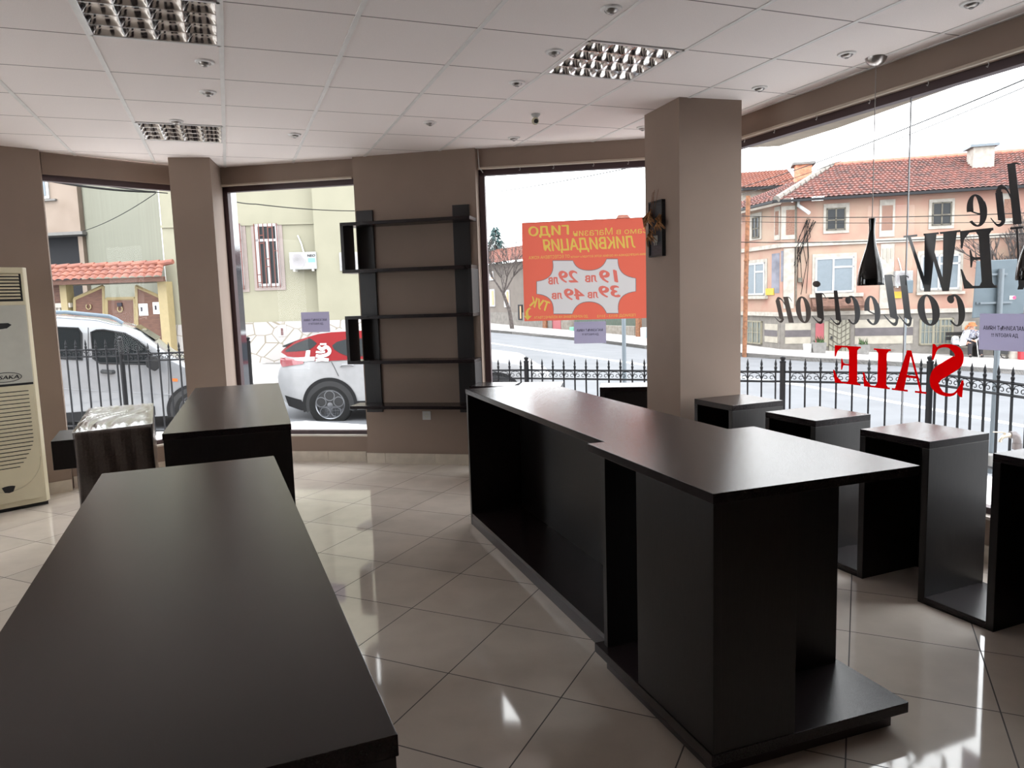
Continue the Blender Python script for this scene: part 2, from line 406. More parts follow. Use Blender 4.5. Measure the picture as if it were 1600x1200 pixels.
# ceramic skirting (tile pieces with joints)
def skirting(name, F, a, b, first=.33, y=0):
    m = MB(); x = a
    n = 0
    while x < b-.001:
        e = min(b, x+(first if n == 0 else .5)); m.box(x+.0015, e-.0015, y-.012, y, 0, .10); x = e; n += 1
    tag(m.build(name, M_skirt, frame=F), kind='structure')
skirting('baseboard_front_left', W2, .12, 1.345)
skirting('baseboard_front', PN, -.012, 1.165, .19)
skirting('baseboard_front_right', W3, 0, 1.82)
skirting('baseboard_right', W4, 0, 6)
skirting('baseboard_left', W1, .0, 1.0)
F = Fr((-5.4, 4.72), (1.568, 1.55)); skirting('baseboard_left_corner', F, .2, 2.205)
for nme, A, B in (('baseboard_column', 0, 1), ('baseboard_column_side', 1, 2)):
    a, b = C2[A], C2[B]; F = Fr(a, (b[0]-a[0], b[1]-a[1])); skirting(nme, F, 0 if A == 0 else -.012, math.dist(a, b)-(0 if A == 0 else .2))
# curtain rods under the beams with their hooks
def rod(F, a, b, lab, hooks):
    t = thing('curtain_rod', lab, 'curtain rod', frame=F)
    MB().tube([(a, -.02, ZB+.005), (b, -.02, ZB+.005)], .011, 8).build('rod', M_rod, t, smooth=True)
    for x in hooks:
        MB().tube([(x, -.02, ZB-.006), (x+.006, -.02, ZB-.02), (x, -.02, ZB-.035), (x-.007, -.02, ZB-.028)], .0022, 6).build('hook', M_white, t)
rod(W2, .02, 1.35, 'thin beige curtain rod above the window left of the wall shelf', [])
rod(W3, .03, 1.6, 'beige curtain rod above the window with the orange sale poster', [.4, .7, 1.05, 1.35])
rod(W4, .75, 5.5, 'long beige curtain rod above the lettered shop window', [.80, 1.12, 1.52, 1.95, 2.35, 2.7, 3.0, 3.3])
# thin white cable looping down from the ceiling at the shelf panel's corner
m = MB().tube([W3.w(.03, -.02, 2.86), W3.w(.035, -.035, 2.78), W3.w(.04, -.04, 2.70), W3.w(.07, -.02, 2.655)], .004, 6)
tag(m.build('cable', M_white, smooth=True), 'thin white cable hanging at the ceiling corner beside the wall shelf', 'cable')

# ================================================================== CEILING FITTINGS
def light_fitting(i, j, lab):
    p = CE.w((i+.5)*.6, (j+.5)*.6)
    t = thing('recessed_ceiling_light', lab, 'ceiling light', (p.x, p.y, HC), CE.a, 'recessed louvre ceiling lights')
    h = .293
    m = MB()
    for a, b, c, d in ((-h, h, -h, -h+.004), (-h, h, h-.004, h), (-h, -h+.004, -h, h), (h-.004, h, -h, h)): m.box(a, b, c, d, 0, .09)
    m.box(-h, h, -h, h, .085, .09); m.build('housing', M_chrome, t)
    m = MB(); e = .297
    for a, b, c, d in ((-e, e, -e, -e+.016), (-e, e, e-.016, e), (-e, -e+.016, -e, e), (e-.016, e, -e, e)): m.box(a, b, c, d, -.006, .0)
    m.build('frame', M_whitemetal, t)
    for k in range(5):
        c = -.28+k*.14
        MB().box(c-.0015, c+.0015, -.285, .285, -.003, .014).build('louvre_blade', M_chrome, t); MB().box(-.285, .285, c-.0015, c+.0015, -.003, .014).build('louvre_blade', M_chrome, t)
    R = random.Random(int(p.x*100))
    for a_ in range(4):
        for b_ in range(4):
            cx, cy = -.21+a_*.14, -.21+b_*.14; n = 14; V = []; ph = R.uniform(0, 6)
            for q in range(n+1):
                for w_ in range(n+1):
                    u, v = q/n*2-1, w_/n*2-1
                    z = .050*(1-abs(u)**2.2)**.6*(1-abs(v)**2.6)**.6-.010*math.exp(-(u*u)*9)+.0012*math.sin(5*u+ph)*math.cos(4*v-ph)*(1-u*u)*(1-v*v)
                    V.append((cx+u*.0685, cy+v*.0685, max(z, 0)))
            MB().add(V, [(q*(n+1)+w_, q*(n+1)+w_+1, (q+1)*(n+1)+w_+1, (q+1)*(n+1)+w_) for q in range(n) for w_ in range(n)]).build('reflector_cell', M_chrome, t, smooth=True, fix=False)
light_fitting(-1, 0, 'square louvred ceiling light cut by the top left edge, largest of the three')
light_fitting(3, 0, 'square louvred ceiling light in front of the pillar, right of the ceiling camera')
light_fitting(-1, 4, 'square louvred ceiling light farthest away, above the column between the left windows')

def spot():
    t = thing('ceiling_spotlight', '', 'spotlight', (0, 0, 0), 0, 'round recessed ceiling spotlights')
    MB().lathe([(.030, -.004), (.034, -.010), (.048, -.008), (.052, -.001), (.052, 0), (.030, 0)], n=24).build('trim_ring', M_whitemetal, t, smooth=True)
    MB().lathe([(.0001, -.024), (.016, -.0235), (.027, -.018), (.033, -.009), (.035, .0)], n=20).build('eyeball', mat('brushed_nickel_dark', (.38, .36, .35), .35, 1), t, smooth=True)
    MB().lathe([(.0001, -.029), (.010, -.028), (.013, -.024), (.013, -.0235)], n=14).build('lamp', M_bulb, t, smooth=True)
    return t
S0 = spot()
spots = [((320, 99), 'ceiling spotlight just below the nearest louvred light at top left'), ((325, 146), 'ceiling spotlight midway between the two left louvred lights'),
 ((275, 191), 'ceiling spotlight touching the far edge row of the farthest louvred light'), ((460, 212), 'small ceiling spotlight above the window left of the wall shelf'),
 ((672, 193), 'ceiling spotlight above the wall shelf'), ((866, 83), 'ceiling spotlight at the left edge of the louvred light by the pillar'),
 ((955, 16), 'ceiling spotlight near the top edge above the louvred light by the pillar'), ((808, 131), 'ceiling spotlight just above the dome camera'),
 ((1518, 7), 'ceiling spotlight in the top right corner near the lettered window'), ((1323, 86), 'ceiling spotlight beside the pendant lamp canopy'),
 ((1187, 139), 'ceiling spotlight right of the pillar head'), ((803, 217), 'ceiling spotlight above the poster window, left of the pillar'), ((1004, 201), 'ceiling spotlight half hidden behind the pillar edge')]
for i, (q, lab) in enumerate(spots):
    o = S0 if i == 0 else copy_tree(S0)
    p = at_z(q[0], q[1]-1, HC-.006); o.location = (p.x, p.y, HC-.0005); o['label'] = lab
# dome camera
p = at_z(837, 178, HC); t = thing('security_camera', 'small white dome camera on the ceiling before the pillar', 'security camera', (p.x, p.y, HC))
MB().lathe([(.032, 0), (.034, -.008), (.026, -.018), (.012, -.028), (.010, -.034)], n=20).build('base', M_white, t, smooth=True)
b = MB().ball((-.004, -.006, -.052), .027, n=20).build('camera_head', M_creamdark, t, smooth=True)
MB().lathe([(.016, 0), (.016, .012), (.010, .014), (.0001, .014)], (0, -.044, -.060), 'y', 16).build('lens', M_black, b, smooth=True)
m = MB()
for k in range(7):
    a = PI*k/6; m.ball((.011*math.cos(a), -.040, -.060+.011*math.sin(a)), .0015, n=6)

def pendant(u, v, lab, zb, ht, ground=None):
    p = at_z(u, v, HC) if ground is None else Vector(ground)
    t = thing('pendant_lamp', lab, 'pendant lamp', (p.x, p.y, 0), 0, 'black pendant lamps over the window display')
    MB().lathe([(.0001, HC-.048), (.014, HC-.047), (.040, HC-.036), (.056, HC-.016), (.060, HC-.001)], n=28).build('canopy', M_satin, t, smooth=True)
    MB().tube([(0, 0, HC-.046), (0, 0, zb+ht)], .0028, 8).build('cord', M_cord, t, smooth=True)
    k = ht/.30
    prof = [(.0745, 0), (.0765, .006), (.075, .03), (.070, .06), (.060, .095), (.046, .13), (.032, .165), (.022, .20), (.0165, .235), (.0160, .262), (.020, .292), (.0195, .30), (.004, .30)]
    MB().lathe([(r, zb+h*k) for r, h in prof], n=40).build('shade', M_black, t, smooth=True)
    MB().lathe([(.0001, zb+.03), (.03, zb+.04), (.035, zb+.06), (.02, zb+.1)], n=20).build('bulb', M_bulb, t, smooth=True)
    return p
p = at_z(1369, 90, HC-.002)
q = ray(1358, 446); s_ = math.hypot(p.x, p.y)/math.hypot(q.x, q.y); zb = EYE+q.z*s_
q = ray(1361, 341); zt = EYE+q.z*math.hypot(p.x, p.y)/math.hypot(q.x, q.y)
pendant(1369, 90, 'black bottle-shaped pendant lamp hanging in front of the lettered window', zb, zt-zb)
d = Vector((W4.x.x, W4.x.y)); rel = Vector((p.x, p.y))
# the next lamp of the row, its rim just inside the right edge of the picture
best = None
for k in range(60, 160):
    c = rel+d*(k*.01); az = math.atan2(c.x, c.y)
    e = abs((800+FPX*math.tan(az))-1614)
    if best is None or e < best[0]: best = (e, c)
pendant(0, 0, 'black pendant lamp cut off by the right edge of the picture', zb, zt-zb, (best[1].x, best[1].y, 0))

# ================================================================== FURNITURE
UD = (.333, -.943)
def counter(lab, F, L, Wd, h, open_side=1, group=None, recess=True):
    """long display counter: thick top, two end panels, recessed back panel, floor board and plinth.
    frame x runs along the counter, y across; open_side -1: recess faces -y"""
    t = thing('display_counter', lab, 'counter', frame=F, group=group)
    MB().box(0, L, 0, Wd, h-.032, h).build('top', M_wenge, t, bevel=.0015)
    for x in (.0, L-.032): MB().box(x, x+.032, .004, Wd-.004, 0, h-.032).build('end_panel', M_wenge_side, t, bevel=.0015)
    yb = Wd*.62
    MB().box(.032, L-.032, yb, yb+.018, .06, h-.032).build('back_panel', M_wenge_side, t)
    MB().box(.032, L-.032, .006, Wd-.006, .058, .082).build('bottom_board', M_wenge, t)
    MB().box(.032, L-.032, .006, .022, 0, .058).build('plinth', M_edge, t)
    return t
TH = .935
# main counter in the middle
Fm = Fr((-.316, 4.953), UD)
Fm2 = Fr(tuple(Fm.w(0, 0)), UD)
t = counter('long dark wood display counter running from the wall shelf towards the T-shaped stand', Fm2, 2.08, .60, TH, group='long dark display counters')
t1p = at_z(160, 738, TH); t1q = at_z(428, 712, TH); t1r = at_z(622, 1148, TH)
dd = (t1r-t1q); F1 = Fr((t1q.x, t1q.y), (dd.x, dd.y)); wd1 = abs(F1.loc((t1p.x, t1p.y, 0)).y)
def table(lab, F, L, Wd):
    # frame origin at far right corner, x runs towards the camera, so the body lies at -y
    t = thing('display_counter', lab, 'counter', frame=F, group='long dark display counters')
    MB().box(0, L, -Wd, 0, TH-.032, TH).build('top', M_wenge, t, bevel=.0015)
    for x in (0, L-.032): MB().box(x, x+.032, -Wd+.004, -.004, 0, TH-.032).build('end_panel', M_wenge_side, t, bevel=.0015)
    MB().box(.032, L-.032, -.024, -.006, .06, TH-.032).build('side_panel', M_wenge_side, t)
    MB().box(.032, L-.032, -Wd+.006, -.03, .058, .082).build('bottom_board', M_wenge, t)
    MB().box(.032, L-.032, -.024, -.010, 0, .058).build('plinth', M_edge, t)
table('dark wood display counter in the foreground, its top filling the lower left', F1, dd.length, wd1)
t2q = at_z(435, 598, TH); t2r = at_z(455, 662, TH); t2p = at_z(253, 678, TH)
dd = t2r-t2q; F2 = Fr((t2q.x, t2q.y), (dd.x, dd.y)); wd2 = abs(F2.loc((t2p.x, t2p.y, 0)).y)
table('dark wood display counter behind the foreground one, near the left windows', F2, dd.length, wd2)

# T-shaped stand at the near end of the main counter
FS = Fr((.300, 2.960), (.333, -.943))
t = thing('display_stand', 'dark wood T-shaped stand with overhanging square top on a stepped base', 'display stand', frame=FS)
MB().box(0, .865, 0, .812, TH-.030, TH+.002).build('top', M_wenge, t, bevel=.0015)
lb = lambda u, v, z: FS.loc(at_z(u, v, z))
MB().box(.03, .86, .0, .80, .062, .100).build('base_board', M_wenge, t, bevel=.0015)
MB().box(.07, .82, .035, .765, 0, .062).build('plinth', M_edge, t)
a = lb(986, 1070, .1); b = lb(1242, 1145, .1); c = lb(1308, 1038, .1)
MB().box(.386, b.x, .006, .036, .100, TH-.030).build('upright_panel', M_wenge_side, t, bevel=.001)
MB().box(b.x-.032, b.x-.001, .036, b.y, .100, TH-.030).build('upright_panel', M_wenge_side, t, bevel=.001)
MB().box(.386, b.x-.033, b.y-.03, b.y, .100, TH-.030).build('upright_panel', M_wenge_side, t, bevel=.001)
c2_ = lb(1245, 1048, .1); c3_ = lb(1307, 1035, .1); MB().box((c2_.x+c3_.x)/2-.032, (c2_.x+c3_.x)/2, b.y, c3_.y, .100, TH-.030).build('upright_panel', M_wenge_side, t, bevel=.001)
MB().box(.06, .09, .03, .50, .100, TH-.030).build('upright_panel', M_wenge_side, t, bevel=.001)

# meander-shaped podium row along the lettered window
FP = Fr((1.266, 5.098), (.385, -.923))
t = thing('podium_row', 'row of dark wood podiums joined by floor boards along the lettered window', 'display podium', frame=FP)
PH, PB, PW, PD, TK = .80, .704, .40, .42, .036
for k in range(6):
    x = k*PB
    MB().box(x, x+PW, 0, PD, PH-TK, PH).build('top', M_wenge, t, bevel=.0015)
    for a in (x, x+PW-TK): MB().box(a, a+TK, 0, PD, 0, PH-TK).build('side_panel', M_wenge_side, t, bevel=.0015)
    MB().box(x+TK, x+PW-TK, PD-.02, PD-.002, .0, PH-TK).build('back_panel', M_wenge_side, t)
    if k < 5: MB().box(x+PW, x+PB, 0, PD, 0, TK).build('floor_board', M_wenge, t, bevel=.0015)
# podiums along the poster window, behind the counter
def podium(lab, a, b, dpt, h=.80, grp='single dark podiums by the poster window'):
    F = Fr((a.x, a.y), (b.x-a.x, b.y-a.y)); L = (b-a).length
    t = thing('display_podium', lab, 'display podium', frame=F, group=grp)
    MB().box(0, L, 0, dpt, h-TK, h).build('top', M_wenge, t, bevel=.0015)
    for x in (0, L-TK): MB().box(x, x+TK, 0, dpt, 0, h-TK).build('side_panel', M_wenge_side, t, bevel=.0015)
    MB().box(TK, L-TK, .02, .04, 0, h-TK).build('front_panel', M_wenge_side, t)
    return t
a = at_z(937, 605.3, .8); podium('dark podium left of the pillar, behind the counter, open gap beside it', a, a+Vector((.40, -.06, 0)), .30)
b = at_z(876, 604, .8); podium('dark podium under the orange poster, mostly hidden by the long counter', b-Vector((.36, -.05, 0)), b, .36)
a = at_z(733, 603.5, .8); podium('dark podium at the far end of the counter beside the wall shelf', a, a+Vector((.37, -.09, 0)), .30)

# wall shelf: two planks and a meander of boards
t = thing('wall_shelf', 'dark wood meander wall shelf with two upright planks between two windows', 'shelf', frame=PN)
MB().box(.02, .178, -.022, 0, .50, 2.38).build('plank', M_wenge_side, t, bevel=.001)
MB().box(.945, 1.10, -.022, 0, .50, 2.38).build('plank', M_wenge_side, t, bevel=.001)
zs = [2.255, 1.835, 1.418, 1.008, .592]; xl, xr = -.045, 1.165; DP = .25; T2 = .03
for i, z in enumerate(zs):
    MB().box(xl, xr, -DP, -.022, z-T2, z).build('shelf_board', M_wenge, t, bevel=.001)
    if i < 4:
        if i % 2 == 0: MB().box(xl, xl+T2, -DP, -.022, zs[i+1], z-T2).build('side_board', M_wenge_side, t, bevel=.001)
        else: MB().box(xr-T2, xr, -DP, -.022, zs[i+1], z-T2).build('side_board', M_wenge_side, t, bevel=.001)
# socket
t = thing('power_socket', 'white square wall socket under the wall shelf', 'socket', frame=Fr(tuple(PN.w(.611, 0, .467)), (1.124, -.25)))
t.location = PN.w(.611, 0, .467)
MB().box(-.041, .041, -.010, 0, -.041, .041).build('cover_plate', M_white, t, bevel=.003)
MB().lathe([(.021, 0), (.021, .0015), (.0195, .0015), (.0195, 0)], (0, -.0115, 0), 'y', 24).build('ring', M_greyplas, t)
MB().lathe([(.0001, 0), (.019, 0), (.019, .001), (.0001, .001)], (0, -.0112, 0), 'y', 24).build('recess', M_blackmatte, t)
m = MB(); m.box(-.018, .018, -.0125, -.0112, -.0045, .0045); m.build('bridge', M_white, t)

# dried flower plaque on the pillar
a, b = PIL[0], PIL[1]; FPi = Fr(a, (b[0]-a[0], b[1]-a[1]))
x0, z1 = FPi.hit(1014, 318); x1, z0 = FPi.hit(1045, 399)
cx, cz = (x0+x1)/2, (z0+z1)/2
t = thing('wall_plaque', 'dark wooden wall plaque with dried husks and twigs on the pillar', 'wall decoration', (0, 0, 0), 0); P = FPi.w(cx, 0, cz); t.location = P; t.rotation_euler = (0, 0, FPi.a)
hw, hh = .105, (z1-z0)/2
M_plq = mat('blackened_wood', (.02, .022, .03), .45, var=.5, vscale=20, stretch=(1, 1, 8))
m = MB(); m.box(-hw, hw, -.022, 0, -hh, hh); m.build('board', M_plq, t, bevel=.003)
m = MB(); m.box(-hw, -hw+.012, -.03, -.022, -hh, hh); m.box(hw-.012, hw, -.03, -.022, -hh, hh); m.box(-hw, hw, -.03, -.022, hh-.012, hh); m.box(-hw, hw, -.03, -.022, -hh, -hh+.012)
m.build('rim', M_blackmatte, t)
M_husk = mat('dried_husk', (.30, .14, .05), .85, var=.4, vscale=30)
R = random.Random(3)
for cx_, cz_, n_ in ((-.07, .10, 18), (.09, .06, 12), (-.05, -.02, 10)):
    m = MB()
    for k in range(n_):
        a0 = R.uniform(-2.4, -.7); l = R.uniform(.06, .14); x, z = cx_+R.uniform(-.02, .02), cz_+R.uniform(-.01, .05)
        pts = [(x, -.03, z), (x+l*.5*math.cos(a0), -.05-R.uniform(0, .02), z+l*.5*math.sin(a0)), (x+l*math.cos(a0), -.04, z+l*math.sin(a0))]
        m.tube(pts, [.003, .007, .001], 5)
    m.build('dried_husks', M_husk, t)
m = MB()
for k in range(6):
    x = R.uniform(-.08, 0); m.tube([(x, -.032, .08), (x+.02, -.04, .14), (x+.05+R.uniform(-.03, .03), -.035, hh+.05+R.uniform(-.02, .03))], [.002, .0015, .001], 5)
m.build('twigs', M_rust, t)
m = MB()
for k in range(5): m.tube([(-.02+k*.014, -.032, -.10-(k % 2)*.02), (-.015+k*.014, -.034, -.05)], .004, 5)
m.build('shell_pieces', M_greyplas, t)

# ---------------- floor standing air conditioner
pa = at_z(82, 787, 0); pb = at_z(0, 803, 0)
dd = Vector((pa.x-pb.x, pa.y-pb.y, 0)).normalized(); FA = Fr((pa.x-dd.x*.54, pa.y-dd.y*.54), (dd.x, dd.y))
t = thing('floor_air_conditioner', 'tall cream floor-standing air conditioner at the left wall', 'air conditioner', frame=FA)
AW, AD, AH = .54, .34, 1.89
m = MB(); m.prism([(0, .02), (.03, 0), (AW-.035, 0), (AW, .045), (AW, AD), (0, AD)], .03, AH, 'z'); m.build('cabinet', M_cream, t, bevel=.006)
MB().box(.02, AW-.02, .03, AD-.02, 0, .03).build('foot', M_blackmatte, t)
zz = lambda v: FA.hit(60, v, 0)[1]
# lower grille panel
zl, zm, zu = .07, .985, 1.60
o = MB().box(.015, AW-.05, -.012, 0, zl, zm-.006).build('lower_panel', M_cream, t, bevel=.004)
mm = MB()
for k in range(20):
    z = .93-k*.031
    ex = AW-.085-(.0 if k < 13 else (k-12)**1.7*.004)
    mm.box(.05, ex, -.0145, -.011, z, z+.006)
mm.build('grille_slots', M_blackmatte, o)
m = MB(); pts = []
for k in range(25):
    a = PI*k/24; pts.append((AW*.47+.235*math.cos(a), -.0135, .40-.24*math.sin(a)))
m.tube(pts, .0022, 5); m.build('moulding', M_creamdark, o)
m = MB(); m.prism([(AW*.47+dx, .17+dz) for dx, dz in ((-.045, .03), (-.025, .035), (.0, .037), (.025, .035), (.045, .03), (.028, -.012), (.0, -.018), (-.028, -.012))], -.016, -.011)
m.build('emblem', M_blackmatte, o)
MB().box(.01, AW-.045, -.004, 0, zm-.006, zm+.012).build('gap', M_blackmatte, t)
o = MB().box(.010, AW-.045, -.016, 0, zm+.012, zu).build('upper_panel', M_greyplas, t, bevel=.004)
# black streak motif and oval logo
m = MB(); m.prism([(AW*.35, zu-.155), (AW*.55, zu-.135), (AW*.68, zu-.135), (AW*.72, zu-.15), (AW*.66, zu-.175), (AW*.5, zu-.185), (AW*.36, zu-.172)], -.018, -.015); m.build('motif', M_blackmatte, o)
m = MB(); pts = [(AW*.58+.105*math.cos(2*PI*k/32), -.017, zm+.065+.036*math.sin(2*PI*k/32)) for k in range(32)]
m.tube(pts, .0025, 5, closed=True); put_text(m, 'OSAKA', AW*.58-.088, AW*.58+.088, zm+.05, zm+.080, -.0172, bold=.03, shear=.2); m.build('logo', M_ink, o)
# top outlet with louvres
o = MB().box(.03, AW-.05, -.004, .002, zu+.03, AH-.05).build('outlet', M_blackmatte, t, bevel=.012)
for k in range(8):
    z = zu+.05+k*.025
    MB().prism([(-.016, z), (-.003, z+.014), (-.001, z+.012), (-.014, z-.002)], .035, AW-.07, 'x').build('outlet_louvre', M_cream, o)
for z in (zu+.012, AH-.045): pass
m = MB(); m.box(.015, AW-.04, -.012, 0, zu, zu+.03); m.box(.015, AW-.04, -.012, 0, AH-.045, AH-.01); m.box(AW-.055, AW-.04, -.012, 0, zu+.03, AH-.045); m.box(.015, .03, -.012, 0, zu+.03, AH-.045)
m.build('outlet_frame', M_cream, t, bevel=.003)

# ---------------- brown carton wrapped in stretch film, dark podium behind it
FB = Fr((-2.485, 4.129), (.356, .169)); bw = .394; bd = 1.15; bh = .85
M_carton = mat('dark_brown_upholstery_fabric', (.10, .072, .06), .7, var=.2, vscale=90, bump=.3, bscale=200)
t = thing('wrapped_box', 'dark brown box wrapped in crinkled clear film between the counters and the left wall', 'wrapped box', frame=FB)
MB().box(0, bw, 0, bd, 0, bh).build('box', M_carton, t, bevel=.012)
R = random.Random(5); m = MB(); nx, ny = 34, 26
nx, ny = 60, 44
def filmz(i, j):
    x, y = i/nx, j/ny; e = min(x, 1-x, y, 1-y)
    q = 9*x-4*y+1.2*math.sin(5*y+2*x); a = abs(math.sin(q*1.3))**.7*.010+abs(math.sin(q*2.9+3*math.sin(5*y)))*.004+abs(math.sin(9*y+4*x+2*math.sin(6*x)))**2*.004
    return bh+.006+a*min(1, e*12)+.012*x*(1-y)
vv = [(-.010+(bw+.020)*i/nx, -.008+(bd+.016)*j/ny, filmz(i, j)) for j in range(ny+1) for i in range(nx+1)]
ff = [(j*(nx+1)+i, j*(nx+1)+i+1, (j+1)*(nx+1)+i+1, (j+1)*(nx+1)+i) for j in range(ny) for i in range(nx)]
m.add(vv, ff)
# film down the sides
def side(P0, P1, nrm):
    nn, nzz = 22, 16; V = []
    for k in range(nzz+1):
        for i in range(nn+1):
            a = i/nn; x = P0[0]+(P1[0]-P0[0])*a; y = P0[1]+(P1[1]-P0[1])*a; of = .006+.0025*math.sin(i*1.1+k*.4)+.0015*math.sin(k*1.3)
            V.append((x+nrm[0]*of, y+nrm[1]*of, .02+(bh-.01)*k/nzz))
    m.add(V, [(k*(nn+1)+i, k*(nn+1)+i+1, (k+1)*(nn+1)+i+1, (k+1)*(nn+1)+i) for k in range(nzz) for i in range(nn)])
side((0, 0), (bw, 0), (0, -1)); side((bw, 0), (bw, bd), (1, 0)); side((0, 0), (0, bd), (-1, 0))
o = m.build('stretch_film', M_film, t, fix=False); sublabel(o, 'clear crinkled plastic film')
MB().box(-.13, .0, .12, .55, .63, .80).build('side_board', M_wenge_side, t, bevel=.003)

# ================================================================== NOTES, POSTER AND LETTERING ON THE GLASS
YG = .050                                     # lettering sits on the room side of the glass
def note(lab, F, x0, x1, z0, z1):
    o = thing('paper_notice', lab, 'notice', group='printed paper notices on the windows'); o.location = F.w(0, YG, 0); o.rotation_euler = (0, 0, F.a)
    MB().box(x0, x1, 0, .0008, z0, z1).build('sheet', M_note, o)
    W_, H_ = x1-x0, z1-z0
    put_text(MB(), 'МАГАЗИНЪТ НЯМА', x0+.08*W_, x1-.10*W_, z0+.55*H_, z0+.67*H_, -.0007, True, .02).build('printed_line', M_ink, o, fix=False)
    put_text(MB(), 'ДА РАБОТИ !!!', x0+.25*W_, x1-.23*W_, z0+.35*H_, z0+.47*H_, -.0007, True, .02).build('printed_line', M_ink, o, fix=False)
def boxhit(F, u0, u1, v0, v1, y=YG):
    um, vm = (u0+u1)/2, (v0+v1)/2
    return F.hit(u0, vm, y)[0], F.hit(u1, vm, y)[0], F.hit(um, v1, y)[1], F.hit(um, v0, y)[1]
note('lilac paper notice on the window behind the red and white car', W2, *boxhit(W2, 471, 515, 487.5, 519))
note('lilac paper notice stuck right under the orange poster', W3, *boxhit(W3, 897, 947, 502.5, 536.5))
a = boxhit(W4, 1530, 1600, 490, 548); note('lilac paper notice beside the red SALE letters at the right edge', W4, a[0], a[0]+(a[3]-a[2])*1.40, a[2], a[3])

# --- poster: one sheet cut into ink areas
px0, pz1 = W3.hit(815, 348.5, YG); _, pz0 = W3.hit(817.5, 502, YG); px1 = px0+1.46*(pz1-pz0)
layers = []                                   # (polygons in x,z ; material index)
def P3(u, v): return W3.hit(u, v, YG)
def ptext(s, u0, u1, v0, v1, mi, bold=.03, shear=0, rot=0):
    x0, x1, z0, z1 = boxhit(W3, u0, u1, v0, v1); vs, fs = text_polys(s, bold, shear)
    pts = [Vector((x1-(x1-x0)*p, z0+(z1-z0)*q)) for p, q in vs]
    if rot:
        c = Vector(((x0+x1)/2, (z0+z1)/2)); ca, sa = math.cos(rot), math.sin(rot)
        pts = [Vector((c.x+(p.x-c.x)*ca-(p.y-c.y)*sa, c.y+(p.x-c.x)*sa+(p.y-c.y)*ca)) for p in pts]
    layers.append((pts, fs, mi))
def z5(x, y): return (740+x/5, 240+y/5)
def z6(x, y): return (740+x/5, 440+y/5)
def arc(p, q, bulge, n=10):
    """quarter-like concave arc between p and q pulled towards bulge"""
    p, q, b = Vector(p), Vector(q), Vector(bulge); r = []
    for k in range(n+1):
        t = k/n; r.append(tuple(p*(1-t)**2+b*2*t*(1-t)+q*t*t))
    return r
hide = [z5(620, 838), z5(775, 838)] + arc(z5(775, 838), z5(900, 915), z5(800, 915)) + arc(z5(900, 915), z5(1040, 825), z5(1010, 915)) + [z5(1125, 825)] \
    + arc(z5(1125, 825), z5(1265, 975), z5(1120, 960)) + [z5(1265, 1075)] + arc(z5(1265, 1075), z6(1130, 245), z5(1105, 1090)) + [z6(1040, 245)] \
    + arc(z6(1040, 245), z6(900, 155), z6(1005, 155)) + arc(z6(900, 155), z6(770, 250), z6(800, 155)) + [z6(625, 250)] + arc(z6(625, 250), z6(495, 95), z6(640, 105)) + [z5(495, 1000)] + arc(z5(495, 1000), z5(620, 838), z5(645, 985))
hp = [Vector(P3(*p)) for p in hide]; hp2 = [hp[0]]
for p in hp[1:]:
    if (p-hp2[-1]).length > .002: hp2.append(p)
hp = hp2
def offset_poly(pts, d):
    A = sum(pts[i].x*pts[(i+1) % len(pts)].y-pts[(i+1) % len(pts)].x*pts[i].y for i in range(len(pts))); sg = -1 if A > 0 else 1; out = []
    for i in range(len(pts)):
        t = (pts[(i+1) % len(pts)]-pts[i-1]).normalized(); out.append(pts[i]+Vector((-t.y, t.x))*d*sg)
    return out
layers.append((offset_poly(hp, .006), [tuple(range(len(hp)))], 3)); layers.append((hp, [tuple(range(len(hp)))], 2))
ptext('ГИДО', 825.5, 889, 352.5, 371, 1, .04); ptext('Магазин', 895.6, 957, 357, 368, 1, 0); ptext('в', 963, 970, 359, 366, 1, 0); ptext('Само', 975.6, 1014, 355.5, 365, 1, 0)
ptext('ЛИКВИДАЦИЯ', 848, 993, 371, 394, 1, .035, .12); ptext('ОТ ЕСТЕСТВЕНА КОЖА', 826, 890, 399, 404, 1, 0)
ptext('ГОЛЯМА РАЗПРОДАЖБА НА ОБУВКИ, БОТИ, БОТУШИ и ЧАНТИ', 892, 1016, 397.5, 401.5, 1, 0)
ptext('19', 936, 966, 421.5, 442, 4, .05, .1); ptext('лв', 914, 933, 430, 441, 4, .05); ptext('29', 872.5, 904, 422.5, 442, 4, .05, .1); ptext('лв', 856.5, 873, 433, 444.5, 4, .05)
ptext('39', 935, 969.5, 446, 465, 4, .05, .1); ptext('лв', 918, 935, 456, 466, 4, .05); ptext('49', 881, 913.5, 450.5, 469, 4, .05, .1); ptext('лв', 862, 879, 457.5, 467.5, 4, .05)
ptext('ТУК', 828, 858.5, 467, 483, 1, .05, 0, -.33); ptext('ДО ИЗЧЕРПВАНЕ НА КОЛИЧЕСТВАТА', 834.5, 918.5, 493, 498, 1, 0); ptext('ПЕРИОД: 01/12 - 31/12', 933, 993, 491, 496, 1, 0)
ar = [P3(*z6(*p)) for p in ((440, 200), (418, 215), (405, 240), (408, 268), (392, 268), (422, 302), (455, 268), (432, 268), (425, 245), (432, 222), (450, 212))]
layers.append(([Vector(p) for p in ar], [tuple(range(len(ar)))], 1))
V2 = [Vector((px0, pz0)), Vector((px1, pz0)), Vector((px1, pz1)), Vector((px0, pz1))]; F2_ = [[0, 1, 2, 3]]; own = [0]
for pts, fs, mi in layers:
    n0 = len(V2); V2 += [Vector((p[0], p[1])) for p in pts]
    for f in fs: F2_.append([n0+i for i in f]); own.append(mi)
prio = {0: 0, 3: 1, 2: 2, 4: 3, 1: 4}
ov, oe, of, _, _, og = cdt(V2, [], F2_)
